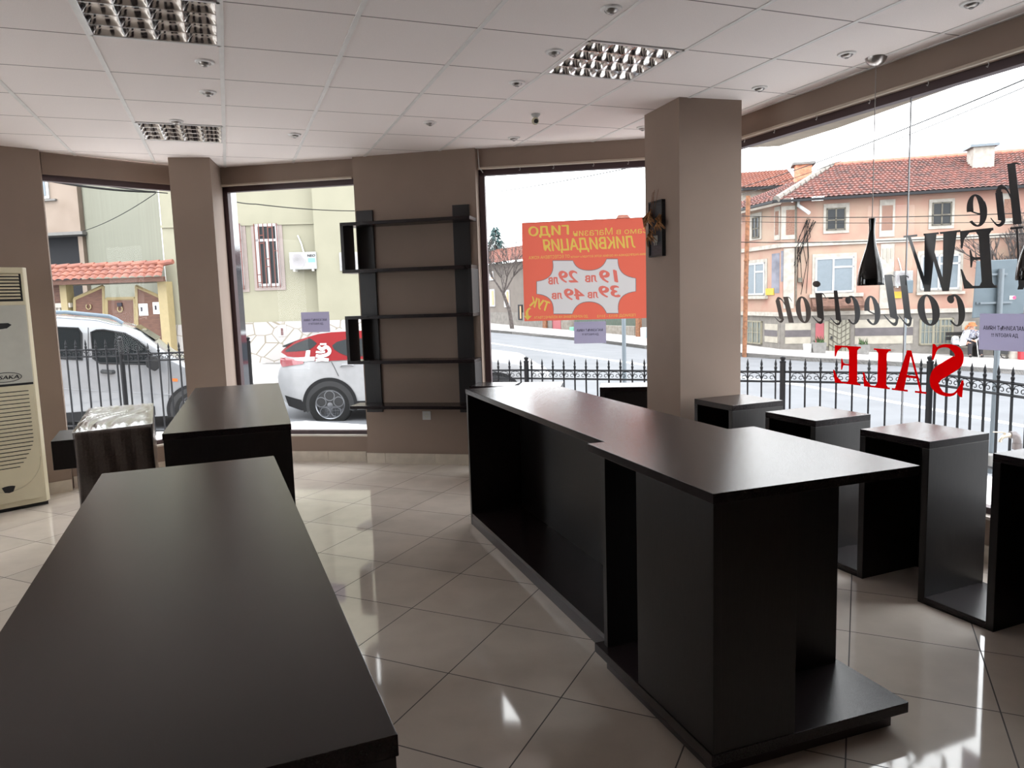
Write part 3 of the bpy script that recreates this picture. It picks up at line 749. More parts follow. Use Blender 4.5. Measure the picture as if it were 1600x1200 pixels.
th_ = thing('sale_poster', 'orange printed sale poster hanging in the window, its text seen reversed', 'poster'); th_.location = W3.w(0, YG, 0); th_.rotation_euler = (0, 0, W3.a)
m = MB(); m.v = [(p.x, 0, p.y) for p in ov]; mi_ = []
for f, o_ in zip(of, og):
    if not o_: continue
    m.f.append(tuple(f)); mi_.append(max((own[k] for k in o_), key=lambda q: prio[q]))
me = bpy.data.meshes.new('printed_sheet'); me.from_pydata(m.v, [], m.f)
for q in (M_poster, M_poster_y, M_poster_w, M_poster_g, M_poster_r): me.materials.append(q)
me.polygons.foreach_set('material_index', mi_); me.update()
o = bpy.data.objects.new('printed_sheet', me); COL.objects.link(o); o.parent = th_
MB().tube([(px0, 0, pz1), (px1, 0, pz1)], .0022, 6).build('hem', M_poster, th_)

# --- glyphs for the vinyl window lettering (unit box; x to the reader's right, y up)
def ring(cx, cy, rx, ry, tx, ty, a0=0, a1=360, n=30, ix=0, iy=0, taper=None):
    out = []; fs = []
    for k in range(n+1):
        a = math.radians(a0+(a1-a0)*k/n); s = 1
        if taper:
            u = k/n; s = taper(u)
        wx, wy = tx*s, ty*s
        out += [(cx+rx*math.cos(a), cy+ry*math.sin(a)), (cx+ix+(rx-wx)*math.cos(a), cy+iy+(ry-wy)*math.sin(a))]
    for k in range(n): fs.append((2*k, 2*k+1, 2*k+3, 2*k+2))
    return out, fs
def disc(cx, cy, rx, ry, n=20): return [(cx+rx*math.cos(2*PI*k/n), cy+ry*math.sin(2*PI*k/n)) for k in range(n)], [tuple(range(n))]
def pg(*p): return list(p), [tuple(range(len(p)))]
def stroke(pts, ws, n=14):
    """smooth path through points with varying pen width"""
    P = [Vector(p) for p in pts]; Q = []; Ws = []
    for i in range(len(P)-1):
        a = P[max(i-1, 0)]; b = P[i]; c = P[i+1]; d = P[min(i+2, len(P)-1)]
        for k in range(n):
            t = k/n; Q.append(.5*((2*b)+(c-a)*t+(2*a-5*b+4*c-d)*t*t+(-a+3*b-3*c+d)*t**3)); Ws.append(ws[i]*(1-t)+ws[i+1]*t)
    Q.append(P[-1]); Ws.append(ws[-1]); out = []; fs = []
    for i, q in enumerate(Q):
        t = (Q[min(i+1, len(Q)-1)]-Q[max(i-1, 0)]).normalized(); nn = Vector((-t.y, t.x))*Ws[i]/2
        out += [tuple(q+nn), tuple(q-nn)]
    for i in range(len(Q)-1): fs.append((2*i, 2*i+1, 2*i+3, 2*i+2))
    return out, fs
def serif(x0, x1, y0, y1): return pg((x0, y0), (x1, y0), (x1, y1), (x0, y1))
def brk(x, y, dx, dy): # small bracket triangle
    return pg((x, y), (x+dx, y), (x, y+dy))
G = {
 'o': lambda: [ring(.5, .5, .47, .5, .32, .06)],
 'c': lambda: [ring(.52, .5, .48, .5, .35, .07, 55, 318, 30, taper=lambda u: 1 if u < .7 else 1-(u-.7)/.3*.6), disc(.74, .84, .19, .125)],
 'e': lambda: [ring(.5, .5, .47, .5, .33, .06, 150, 322, 26, taper=lambda u: 1 if u < .7 else 1-(u-.7)/.3*.5), ring(.5, .5, .44, .5, .31, .06, -2, 152, 24), stroke([(.12, .36), (.45, .40), (.74, .50)], [.04, .05, .05])],
 'l': lambda: [pg((.22, 1), (.62, 1), (.66, .16), (.28, .10)), stroke([(.08, .955), (.25, .985), (.45, .985)], [.02, .03, .03]), stroke([(.30, .20), (.40, .04), (.62, .035), (.97, .20)], [.2, .08, .05, .03])],
 'i': lambda: [pg((.22, .72), (.66, .72), (.66, .14), (.24, .08)), stroke([(-.02, .56), (.15, .69), (.5, .70)], [.02, .035, .03]), stroke([(.30, .17), (.42, .03), (.66, .03), (1.0, .17)], [.16, .07, .05, .02]), disc(.52, .93, .26, .075)],
 't': lambda: [pg((.30, 1), (.56, 1), (.62, .14), (.24, .08)), serif(0, .98, .755, .80), stroke([(.30, .16), (.42, .03), (.66, .03), (1.0, .20)], [.14, .07, .05, .02])],
 'n': lambda: [pg((.10, .98), (.36, .98), (.33, 0), (.06, 0)), stroke([(-.06, .80), (.04, .95), (.25, .96)], [.02, .04, .04]), stroke([(.30, .58), (.45, .86), (.62, .93), (.70, .80)], [.03, .06, .10, .24], 10), pg((.58, .84), (.82, .84), (.80, .15), (.56, .10)), stroke([(.60, .16), (.72, .035), (.86, .05), (1.05, .22)], [.14, .08, .05, .02])],
 'h': lambda: [pg((.12, 1), (.38, 1), (.34, 0), (.06, 0)), stroke([(-.05, .955), (.1, .985), (.3, .985)], [.02, .03, .03]), stroke([(.30, .36), (.45, .58), (.64, .64), (.74, .52)], [.03, .05, .08, .22], 10), pg((.60, .56), (.84, .56), (.82, .10), (.58, .07)), stroke([(.62, .10), (.74, .025), (.88, .03), (1.06, .15)], [.12, .06, .04, .02])],
 'N': lambda: [serif(-.02, .30, .965, 1), pg((.10, .98), (.16, .98), (.13, .03), (.07, .03)), serif(-.06, .26, 0, .035), pg((.06, 1), (.34, 1), (.90, -.02), (.74, -.02)), pg((.80, .98), (.86, .98), (.86, -.02), (.80, -.02)), serif(.66, 1.02, .965, 1)],
 'E': lambda: [pg((.12, .98), (.42, .98), (.40, .02), (.10, .02)), serif(0, .95, .955, 1), serif(-.02, .92, 0, .045), pg((.95, 1), (.95, .70), (.90, .70), (.84, .85), (.68, .955), (.78, 1)), pg((.92, 0), (1.0, .34), (.95, .34), (.84, .16), (.66, .045), (.7, 0)), serif(.36, .66, .485, .53), pg((.66, .36), (.70, .36), (.70, .66), (.66, .66), (.62, .55), (.50, .51), (.62, .47)), brk(.40, .045, .07, .07), brk(.12, .045, -.07, .06), brk(.42, .955, .07, -.07), brk(.12, .955, -.07, -.06)],
 'W': lambda: [serif(-.02, .34, .965, 1), serif(.36, .64, .965, 1), serif(.76, 1.03, .965, 1), pg((.04, .98), (.28, .98), (.42, -.02), (.30, -.02)), pg((.34, -.02), (.42, -.02), (.60, .98), (.54, .98)), pg((.40, .98), (.62, .98), (.76, -.02), (.64, -.02)), pg((.66, -.02), (.74, -.02), (.95, .98), (.89, .98))],
 'S': lambda: [stroke([(.86, .74), (.74, .93), (.47, .975), (.22, .87), (.21, .70), (.48, .545), (.76, .38), (.80, .19), (.58, .03), (.28, .045), (.10, .25)], [.02, .05, .07, .20, .28, .30, .30, .24, .08, .05, .02], 8), pg((.84, 1.0), (.90, 1.0), (.91, .68), (.86, .68), (.80, .82), (.76, .93)), pg((.06, .0), (.12, .0), (.20, .07), (.13, .22), (.09, .33), (.04, .33))],
 'A': lambda: [pg((.46, 1), (.60, 1), (.95, .02), (.66, .02)), pg((.46, .98), (.54, 1), (.17, .03), (.11, .03)), serif(-.02, .32, 0, .045), serif(.54, 1.04, 0, .045), serif(.24, .72, .34, .40)],
 'L': lambda: [pg((.14, .98), (.46, .98), (.46, .02), (.14, .02)), serif(0, .62, .955, 1), serif(0, .96, 0, .045), pg((.96, 0), (1.02, .36), (.96, .36), (.88, .17), (.70, .045), (.74, 0)), brk(.46, .045, .08, .08), brk(.46, .955, .07, -.07), brk(.14, .955, -.07, -.07), brk(.14, .045, -.07, .07)],
}
def letter(F, ch, u0, u1, v0, v1, word, shear=0, matl=None, lab='', grp=None, extra_w=0):
    x0, x1, z0, z1 = boxhit(F, u0, u1, v0, v1)
    vs_all = []; m = MB()
    for vs_, fs_ in G[ch]():
        m.add([(a, b, 0) for a, b in vs_], fs_)
    pts = [(a+shear*b, b) for a, b, _ in m.v]; mn = min(p[0] for p in pts); mxx = max(p[0] for p in pts)
    n = MB(); nv = [(x1-(x1-x0)*((p[0]-mn)/(mxx-mn)), z0+(z1-z0)*p[1]) for p in pts]
    for i, f in enumerate(m.f):
        pass
    N = len(nv)
    n.v = [(x, 0, z) for x, z in nv]; n.f = list(m.f)
    # overlapping strokes are fused into one outline
    V = [Vector(p) for p in nv]; ovv, oee, off_, _, _, ogg = cdt(V, [], [list(f) for f in m.f])
    n = MB(); n.v = [(p.x, 0, p.y) for p in ovv]; n.f = [tuple(f) for f, g in zip(off_, ogg) if g]
    o = n.build('window_letter', matl, fix=False); o.location = F.w(0, YG+.001, 0); o.rotation_euler = (0, 0, F.a)
    md = o.modifiers.new('thickness', 'SOLIDIFY'); md.thickness = .0008
    return tag(o, lab, 'letter', grp)
order = 'letters of the word on the right shop window'
for ch, a, b, c, d, lab, sh in [
 ('c', 1479, 1508, 459.5, 510, 'dark vinyl letter c, first of the word collection', .22), ('o', 1433, 1468.5, 460, 509, 'dark vinyl letter o, second of the word collection', .22),
 ('l', 1404, 1426, 430, 509, 'dark vinyl letter l next to the glass joint', .5), ('l', 1380, 1405, 429, 508, 'dark vinyl letter l left of the glass joint', .5),
 ('e', 1350, 1375.5, 462, 508, 'dark vinyl letter e in the word collection', .22), ('c', 1320, 1344, 462, 507, 'dark vinyl letter c in the middle of the word collection', .22),
 ('t', 1294, 1316, 454, 507, 'dark vinyl letter t in the word collection', .3), ('i', 1269, 1291, 439, 505, 'dark vinyl letter i with its dot in the word collection', .3),
 ('o', 1243, 1267, 463, 505, 'dark vinyl letter o near the end of the word collection', .22), ('n', 1210, 1240.5, 463, 504, 'dark vinyl letter n ending the word collection', .3)]:
    letter(W4, ch, a, b, c, d, 'collection', sh, M_dark_vinyl, lab, 'letters of the word collection')
for ch, a, b, c, d, lab, sh in [('W', 1410, 1499, 364, 453.5, 'large dark capital W of the word NEW', .16), ('E', 1498, 1560, 358, 450.5, 'large dark capital E of the word NEW', .16), ('N', 1576, 1648, 352, 450, 'large dark capital N cut by the right edge', .16)]:
    letter(W4, ch, a, b, c, d, 'NEW', sh, M_dark_vinyl, lab, 'letters of the word NEW')
for ch, a, b, c, d, lab, sh in [('e', 1510, 1542.5, 303, 354.5, 'dark vinyl letter e above the word NEW', .22), ('h', 1549, 1599, 256, 352, 'dark vinyl letter h at the right edge above NEW', .25)]:
    letter(W4, ch, a, b, c, d, 'The', sh, M_dark_vinyl, lab, 'letters of the top word')
for ch, a, b, c, d, lab in [('S', 1453, 1506, 538.5, 618, 'big red letter S of SALE'), ('A', 1394, 1448.5, 547.5, 612.5, 'big red letter A of SALE'), ('L', 1348, 1391, 544.5, 606, 'big red letter L of SALE'), ('E', 1301.5, 1345, 540.5, 600, 'big red letter E of SALE')]:
    letter(W4, ch, a, b, c, d, 'SALE', 0, M_red_vinyl, lab, 'red SALE letters on the window')

# ================================================================== OUTSIDE: GROUND
def gprism(name, pts, mt, dz0, dz1, kind='structure'):
    """area following the sloping street, between two offsets"""
    n = len(pts); v = [(x, y, gz(x, y)+dz0) for x, y in pts]+[(x, y, gz(x, y)+dz1) for x, y in pts]
    m = MB().add(v, [tuple(range(n))[::-1], tuple(range(n, 2*n))]+[(i, (i+1) % n, n+(i+1) % n, n+i) for i in range(n)])
    o = m.build(name, mt); tag(o, kind=kind); return o
gprism('street', [(-60, 6.3), (-60, 140), (90, 140), (90, -40), (3.0, -40), (5.6, 1.0), (4.4, 6), (3.0, 8), (0, 9.4), (-3.4, 11.4)], M_asphalt, -.2, 0)
ZP = -.25
plat = [(-3.87+.1, 6.45), (-2.757, 7.4), (-1.4, 7.15), (1.6, 6.6), (2.9, 3.5), (5.0, -1.5), (5.4, -3.9), (7, -3.9), (5.2, 1), (4.62, 6.2), (4.22, 7.3), (3.02, 8.15), (.2, 9.55), (-3.2, 11.3), (-8.4, 10.1), (-6, 4.6)]
m = MB().prism(plat, -1.2, ZP, 'z'); o = m.build('terrace', mat('white_terrace_paving', (.72, .69, .66), .85, var=.06, vscale=3)); tag(o, kind='structure')
m = MB().prism([(-14, -4), (-5.6, -4), (-5.6, 4.7), (-6, 4.6), (-8.4, 10.1), (-14, 9)], -1.2, ZP, 'z'); tag(m.build('terrace_side', MATS['white_terrace_paving']), kind='structure')
# far pavements
fp = [at_ground(u, v) for u, v in ((700, 512), (765, 519), (800, 522), (870, 529), (940, 536), (1007, 545), (1100, 553), (1157, 557), (1267, 565), (1400, 572), (1500, 579), (1600, 586), (1800, 600))]
bk = [at_ground(u, v) for u, v in ((1900, 568), (1600, 559), (1500, 556), (1400, 553), (1217, 547), (1152, 539), (1007, 528), (900, 518), (770, 506), (700, 503))]
gprism('pavement_far', [(p.x, p.y) for p in fp+bk], M_pave, -.05, .13)
kb = [(p.x, p.y) for p in fp]; kin = [(p.x+.05, p.y+.28) for p in fp]
gprism('kerb_far', kb+kin[::-1], M_kerb, -.05, .145)
yl = [at_ground(u, v) for u, v in ((20, 610), (380, 594), (600, 584))]
gprism('pavement_left', [(-14, 16.6), (0, 16.6), (0, 22), (-14, 22)], M_pave, -.05, .12)
# centre line of the road
cl = [at_ground(u, v) for u, v in ((758, 534), (860, 549), (1007, 569), (1250, 600), (1600, 664))]; cl2 = [at_ground(u, v+1.7+(u-758)*.003) for u, v in ((758, 534), (860, 549), (1007, 569), (1250, 600), (1600, 664))]
gprism('road_marking', [(p.x, p.y) for p in cl]+[(p.x, p.y) for p in cl2[::-1]], M_line, -.01, .006)
m = MB(); R = random.Random(2)
for k in range(260):
    c = at_ground(R.uniform(775, 790), R.uniform(569, 574)); a = R.uniform(0, 6.3); l = R.uniform(.05, .12); bx, by = .02*math.cos(a), .02*math.sin(a)
    m.add([(c.x-bx, c.y-by, c.z), (c.x+bx, c.y+by, c.z), (c.x+R.uniform(-.05, .05), c.y+R.uniform(-.05, .05), c.z+l)], [(0, 1, 2)])
tag(m.build('grass_tuft', M_grass, fix=False), 'green grass tuft by the road behind the fence', 'grass', kind='stuff')

# ---------------- soffit of the building above the lettered window
q = [W4.w(-.5, .22), W4.w(-.4, .75), W4.w(.357, .72), W4.w(2.6, .42), W4.w(6, -.0+.24), W4.w(6, .22)]
qq = [at_z(1157, 231.5, 2.75), at_z(1218, 228.5, 2.75), at_z(1310, 200, 2.75), at_z(1600, 97, 2.75)]
pts = [W4.w(-.02, .1), qq[0]+Vector((0, 0, 0)), qq[1], qq[2], qq[3], W4.w(3.6, .28), W4.w(3.6, .1)]
m = MB().prism([(p.x, p.y) for p in pts], 2.75, 3.3, 'z'); o = m.build('soffit', M_soffit); tag(o, kind='structure')
# polished granite cladding on the outer side of the left column
g0 = W2.w(.0, .11)
m = MB().prism([(g0.x, g0.y), (g0.x-.05, g0.y+.40), (g0.x-.30, g0.y+.36), (g0.x-.28, g0.y-.02)], -.25, 3.3, 'z')
tag(m.build('granite_cladding', M_granite), kind='structure')

# ================================================================== FENCES
def scroll(m, w_, h_, x, z, y=0, r=.0042):
    for sg in (-1, 1):
        c = x+sg*w_*.23; pts = []
        for k in range(15):
            a = PI*1.1-k*.42 if sg < 0 else -.1*PI+k*.42
            rr = w_*.20*(1-k*.045); pts.append((c+rr*math.cos(a), y, z-h_*.12+rr*math.sin(a)*.95))
        m.tube(pts, r, 5)
    m.tube([(x-w_*.44, y, z-h_*.1), (x-w_*.3, y, z+h_*.28), (x, y, z+h_*.40), (x+w_*.3, y, z+h_*.28), (x+w_*.44, y, z-h_*.1)], r, 5)
PK = {}
def picket_mesh(h):
    m = MB(); s = .008; m.box(-s, s, -s, s, 0, h-.15)
    m.lathe([(.011, h-.15), (.015, h-.135), (.011, h-.125), (.016, h-.105), (.016, h-.095), (.009, h-.085), (.014, h-.06), (.001, h)], n=8); return m
def fence(name, lab, pts, posts, tip, rail_hi, rail_lo, bottom, pitch=.15):
    """pts: plan polyline with a level offset; posts: indices of posts"""
    t = thing(name, lab, 'fence', (pts[0][0], pts[0][1], 0)); ox, oy = pts[0][0], pts[0][1]
    h = tip-bottom; pm = None; sm = None
    for i in range(len(pts)-1):
        (xa, ya, da), (xb, yb, db) = pts[i], pts[i+1]; L = math.dist((xa, ya), (xb, yb)); a = math.atan2(yb-ya, xb-xa)
        n = max(1, round(L/pitch)); st = L/n
        for z in (rail_hi, rail_lo, bottom+.06):
            r = MB(); zz0 = z+da; zz1 = z+db; m = MB()
            m.tube([(0, 0, zz0), (L, 0, zz1)], .012, 4); o = m.build('rail', M_iron, t); o.location = (xa-ox, ya-oy, 0); o.rotation_euler = (0, 0, a)
        for k in range(n):
            u = (k+.5)*st/L; x = xa+(xb-xa)*u-ox; y = ya+(yb-ya)*u-oy; dz = da+(db-da)*u
            if pm is None: pm = picket_mesh(h).build('picket', M_iron, t); o = pm
            else: o = pm.copy(); COL.objects.link(o)
            o.location = (x, y, bottom+dz); o.rotation_euler = (0, 0, a)
        for k in range(n-1):
            u = (k+1)*st/L; x = xa+(xb-xa)*u-ox; y = ya+(yb-ya)*u-oy; dz = da+(db-da)*u
            if sm is None:
                m = MB(); scroll(m, pitch, rail_hi-rail_lo, 0, (rail_hi+rail_lo)/2); sm = m.build('scroll_ornament', M_iron, t); o = sm
            else: o = sm.copy(); COL.objects.link(o)
            o.location = (x, y, dz); o.rotation_euler = (0, 0, a)
    for i in posts:
        x, y, d = pts[i]; m = MB(); m.lathe([(.030, ZP), (.030, tip+d-.05), (.034, tip+d-.045), (.034, tip+d-.03), (.02, tip+d-.02), (.030, tip+d+.0), (.028, tip+d+.015), (.001, tip+d+.03)], n=14)
        o = m.build('post', M_iron, t, smooth=True); o.location = (x-ox, y-oy, 0)
    return t
fence('iron_fence', 'black spear-topped iron fence in front of the silver van', [(-7.6, 10.15, .0), (-5.11, 9.7, .0), (-5.08, 9.68, -.07), (-3.32, 9.35, -.04)], [0, 1, 3], 1.17, 1.03, .94, -.05)
fence('iron_fence', 'black spear-topped iron fence along the road behind the poster and lettered windows', [(-1.25, 9.75, 0), (.19, 9.4, 0), (2.95, 8.0, .03), (4.10, 7.2, .06), (4.32, 6.05, .06), (4.9, 2.5, .08)], [0, 1, 2, 3, 4], .765, .618, .512, -.22)

# ================================================================== POLES, SIGNS, TAP
def pole(name, lab, x, y, z0, z1, r, mt=None, cat='pole', cap=True, n=12):
    return tag(MB().tube([(0, 0, z0), (0, 0, z1)], r, n).build(name, mt or M_steelpole, loc=(x, y, 0), smooth=True), lab, cat)
p = at_depth(975, 540, 12.5); pole('street_pole', 'grey steel pole rising behind the fence under the orange poster', p.x, p.y, gz(p.x, p.y), 2.4, .035)
# road sign seen from behind
p = at_depth(1557, 600, 7.6); tz = EYE
t = thing('road_sign', 'large grey road sign seen from the back on a steel pole beyond the window', 'road sign', (p.x, p.y, 0))
F = Fr((p.x, p.y), (1, -.10))
top = F.hit(1565, 420)[1]
pt = at_depth(1565, 420, 7.6)
MB().tube([(-.02, 0, ZP-.2), (pt.x-p.x, 0, pt.z)], .027, 14).build('pole', M_steelpole, t, smooth=True)
MB().box(-.12, .10, -.12, .12, ZP-.1, ZP+.02).build('footing', M_kerb, t, bevel=.01)
c4 = [at_depth(u, v, 7.66) for u, v in ((1524, 408), (1604, 404), (1597, 490), (1517, 497))]
m = MB(); m.prism([(c.x-p.x, c.z) for c in c4], .035, .05); o = m.build('sign_panel', M_signback, t, bevel=.006)
for v, u0, u1 in ((429, 1546, 1576), (474, 1528, 1583)):
    a = at_depth(u0, v, 7.6); b = at_depth(u1, v-1, 7.6)
    mm = MB(); mm.box(a.x-p.x, b.x-p.x, .012, .034, a.z-.010, a.z+.010); mm.box(a.x-p.x+.02, a.x-p.x+.03, -.01, .02, a.z-.008, a.z+.008); mm.build('clamp', M_steelpole, t)
a = at_depth(1586, 465, 7.6); mm = MB(); mm.box(a.x-p.x-.035, a.x-p.x+.02, .030, .0345, a.z-.02, a.z+.02); o = mm.build('sticker', M_white, t)
mm = MB().lathe([(.0001, 0), (.018, 0), (.018, .002)], (a.x-p.x+.012, .027, a.z), 'y', 14); o2 = mm.build('sticker_mark', mat('magenta_print', (.6, .05, .15), .5), t)
# standpipe with tap
p = at_depth(1589, 698, 5.9); t = thing('standpipe', 'iron standpipe with elbow and brass tap outside the lettered window', 'tap', (p.x, p.y, 0))
M_pipe = mat('dull_pipe_iron', (.18, .16, .16), .45, .6); M_brass = mat('dull_brass', (.50, .44, .36), .4, .8)
zt = p.z
MB().tube([(0, 0, ZP), (0, 0, zt-.02)], .021, 14).build('pipe', M_pipe, t, smooth=True)
pts = [(0, 0, zt-.02), (0, 0, zt+.05), (-.008, 0, zt+.08), (-.03, 0, zt+.10), (-.06, 0, zt+.10)]
m = MB().tube(pts, .030, 14); m.lathe([(.036, zt-.02), (.036, zt+.03)], n=14); m.build('elbow', M_pipe, t, smooth=True)
m = MB().tube([(-.06, 0, zt+.10), (-.12, 0, zt+.085), (-.14, 0, zt+.06), (-.14, 0, zt+.045)], [.018, .014, .013, .016], 12); m.tube([(-.105, 0, zt+.09), (-.105, 0, zt+.12)], .01, 8); m.build('tap', M_brass, t, smooth=True)
MB().tube([(-.105, 0, zt+.118), (-.14, 0, zt+.125), (-.20, 0, zt+.128)], .005, 6).build('tap_handle', M_brass, t)
# small kerbside sign post and rusty pole
p = at_ground(1412, 565); t = thing('street_lamp_post', 'slim blue-grey post with a small box at its head on the far kerb', 'post', (p.x, p.y, p.z))
h = at_depth(1417, 438, p.y).z-p.z
MB().tube([(0, 0, 0), (.05, 0, h)], .045, 10).build('pole', M_steelpole, t, smooth=True)
MB().box(-.06, .22, -.08, .08, h-.45, h).build('box', M_signback, t, bevel=.02)
p = at_ground(1163, 558); h = at_depth(1167, 306, p.y).z-p.z
m = MB().tube([(0, 0, 0), (.05, 0, h*.5), (.11, 0, h)], .085, 10)
for k in (.18, .43, .6): m.tube([(.1*k, 0, h*k), (.1*k, 0, h*k+.05)], .10, 10)
tag(m.build('utility_pole', M_rust, loc=(p.x, p.y, p.z), smooth=True), 'rusty iron pole at the left end of the pink house', 'pole')

# ================================================================== PINK HOUSE
c0 = at_ground(1219, 550.5); c1 = at_ground(1600, 562.5)
FH = Fr((c0.x, c0.y, 0), (c1.x-c0.x, c1.y-c0.y)); cb = at_ground(1152, 541)
FL_ = Fr((c0.x, c0.y, 0), (c0.x-cb.x, c0.y-cb.y))         # left facade: local x negative away from the corner
M_pink = mat('faded_pink_render', (.74, .40, .31), .9, vscale=.9, col2=(.78, .56, .42), bump=.2, bscale=20)
M_cream_r = mat('chipped_white_render', (.72, .66, .58), .9, var=.14, vscale=5)
M_plinth = mat('grey_scraped_plinth', (.42, .38, .34), .9, var=.14, vscale=4, bump=.2)
M_stripe = mat('cream_stripe_render', (.66, .60, .50), .9, var=.1, vscale=4)
M_stripe_d = mat('dark_stripe_render', (.25, .22, .23), .9, var=.1, vscale=4)
M_brownp = mat('brown_pebble_panel', (.40, .22, .16), .95, var=.2, vscale=20)
M_blueplas = mat('bare_blue_plaster', (.42, .42, .50), .95, var=.25, vscale=2)
M_pane = mat('dark_window_pane', (.06, .065, .07), .12)
M_blind = mat('pale_blue_blind', (.50, .60, .68), .35)
M_oldwood = mat('weathered_window_wood', (.30, .27, .22), .8, var=.2)
M_uwhite = mat('white_window_frame', (.78, .76, .76), .4)
M_cgrille = mat('cream_painted_metal', (.66, .60, .44), .5)
M_maroon = mat('maroon_metal', (.28, .06, .07), .5)
M_gutter = mat('dark_gutter', (.05, .05, .055), .5)
M_brick = mat('chimney_brick', (.48, .20, .12), .9, var=.3, vscale=6)
M_yellow = mat('yellow_sign', (.85, .55, .03), .5)
hs = thing('pink_house', 'old two-storey pink house with red tiled roof across the road', 'house', frame=FH)
z_e = FH.hit(1400, 306, -.0)[1]; sR = FH.hit(1600, 400)[0]; SX = sR+5
m = MB(); m.box(0, SX, 0, 5.8, -2.6, z_e); m.build('walls', M_pink, hs)
# side wall behind the corner
th_l = FL_.a-FH.a
hl = bpy.data.objects.new('side_wing', None)
def inL(m_, name, mt, **k):
    """build on the left facade: bake its frame into the house frame"""
    ca, sa = math.cos(th_l), math.sin(th_l); m_.v = [(x*ca-y*sa, x*sa+y*ca, z) for x, y, z in m_.v]; return m_.build(name, mt, hs, **k)
m = MB(); m.box(-7.5, .0, 0, 5, -2.6, z_e-.05); inL(m, 'side_wall', M_pink)
def B(F, u0, u1, v0, v1): return boxhit(F, u0, u1, v0, v1, 0)
def put(F, m_, name, mt, par=None, **k):
    if F is FL_: return inL(m_, name, mt, **k)
    return m_.build(name, mt, par or hs, **k)
def slab(F, name, u0, u1, v0, v1, d, mt, d0=0):
    a, b, z0, z1 = B(F, u0, u1, v0, v1); return put(F, MB().box(a, b, -d, -d0, z0, z1), name, mt)
def window(F, u0, u1, v0, v1, lights, sur=None, frame=M_uwhite, pane=M_pane, top=None, fw=.05):
    """lights: fractions of vertical mullions; top: fraction of a transom"""
    if sur: slab(F, 'window_surround', *sur, .035, M_cream_r)
    a, b, z0, z1 = B(F, u0, u1, v0, v1); m = MB(); y0 = -.07
    m.box(a, b, y0, -.01, z0, z0+fw); m.box(a, b, y0, -.01, z1-fw, z1); m.box(a, a+fw, y0, -.01, z0, z1); m.box(b-fw, b, y0, -.01, z0, z1)
    for f in lights: c = a+(b-a)*f; m.box(c-fw/2, c+fw/2, y0, -.01, z0, z1)
    if top:
        fx, ft = top; c = a+(b-a)*fx; m.box(c, b, y0, -.01, z0+(z1-z0)*ft-fw/2, z0+(z1-z0)*ft+fw/2)
    w_ = put(F, m, 'window', frame)
    q_ = MB().box(a+.01, b-.01, -.045, -.036, z0+.01, z1-.01)
    if F is FL_:
        ca, sa = math.cos(th_l), math.sin(th_l); q_.v = [(x*ca-y*sa, x*sa+y*ca, z) for x, y, z in q_.v]
    q_.build('pane', pane, w_); return w_
# plinth with striped render
slab(FH, 'plinth', 1219, 1640, 488, 600, .02, M_plinth); 
a, b, z0, z1 = B(FL_, 1152, 1219, 489, 560); inL(MB().box(-7.4, 0, -.02, 0, z0, z1), 'plinth', M_plinth)
for F, u0, u1, v0, v1 in ((FH, 1226.5, 1266.5, 505, 537), (FH, 1335.5, 1426, 499, 537), (FH, 1502, 1523, 502, 543), (FL_, 1196, 1216, 506, 535)):
    slab(F, 'striped_panel', u0, u1, v0, v1, .04, M_stripe, .02); h_ = (v1-v0)/3; slab(F, 'dark_stripe', u0, u1, v0+h_, v0+2*h_, .05, M_stripe_d, .04)
# cornices
for (va, vb, ua, ub, dd_) in ((483, 490, 1217, 1640, .12), (379, 386, 1219, 1640, .09)):
    s0, zc = FH.hit(1240, (va+vb)/2); s1, zd = FH.hit(1560, (va+vb)/2-7); zc = FH.hit(1400, (483+490)/2 if va > 400 else 375)[1]
    MB().box(-.1, SX, -dd_, 0, zc-.09, zc+.07).build('cornice', M_cream_r, hs); inL(MB().box(-7.4, .1, -dd_, 0, zc-.09, zc+.07), 'cornice', M_cream_r)
# decorative panels
slab(FH, 'render_panel', 1374, 1398, 312, 370, .04, M_cream_r); slab(FH, 'pebble_inset', 1377.5, 1394.5, 321, 360, .05, M_brownp, .035)
slab(FH, 'render_panel', 1565, 1589, 302, 350, .04, M_cream_r); slab(FH, 'pebble_inset', 1568, 1586, 311, 341, .05, M_brownp, .035)
slab(FH, 'render_panel', 1220.5, 1244, 322, 374, .04, M_cream_r); slab(FH, 'pebble_inset', 1228, 1241.5, 328, 367, .05, M_brownp, .035)
slab(FL_, 'render_panel', 1211, 1219.5, 323, 375, .04, M_cream_r); slab(FL_, 'pebble_inset', 1212.5, 1218, 330, 367, .05, M_brownp, .035)
slab(FH, 'pilaster', 1375, 1396, 381, 482, .05, M_cream_r); slab(FH, 'pilaster', 1224, 1241, 388, 482, .04, M_cream_r)
m = MB()
for u in (1379, 1385, 1391):
    a, b, z0, z1 = B(FH, u, u+2.4, 388, 404 if u != 1385 else 410); m.box(a, b, -.08, -.05, z0, z1)
m.build('fluted_ornament', M_stripe, hs)
slab(FL_, 'bare_plaster_patch', 1206, 1218, 396, 458, .012, M_blueplas); slab(FH, 'bare_plaster_patch', 1220, 1224, 392, 440, .012, M_blueplas)
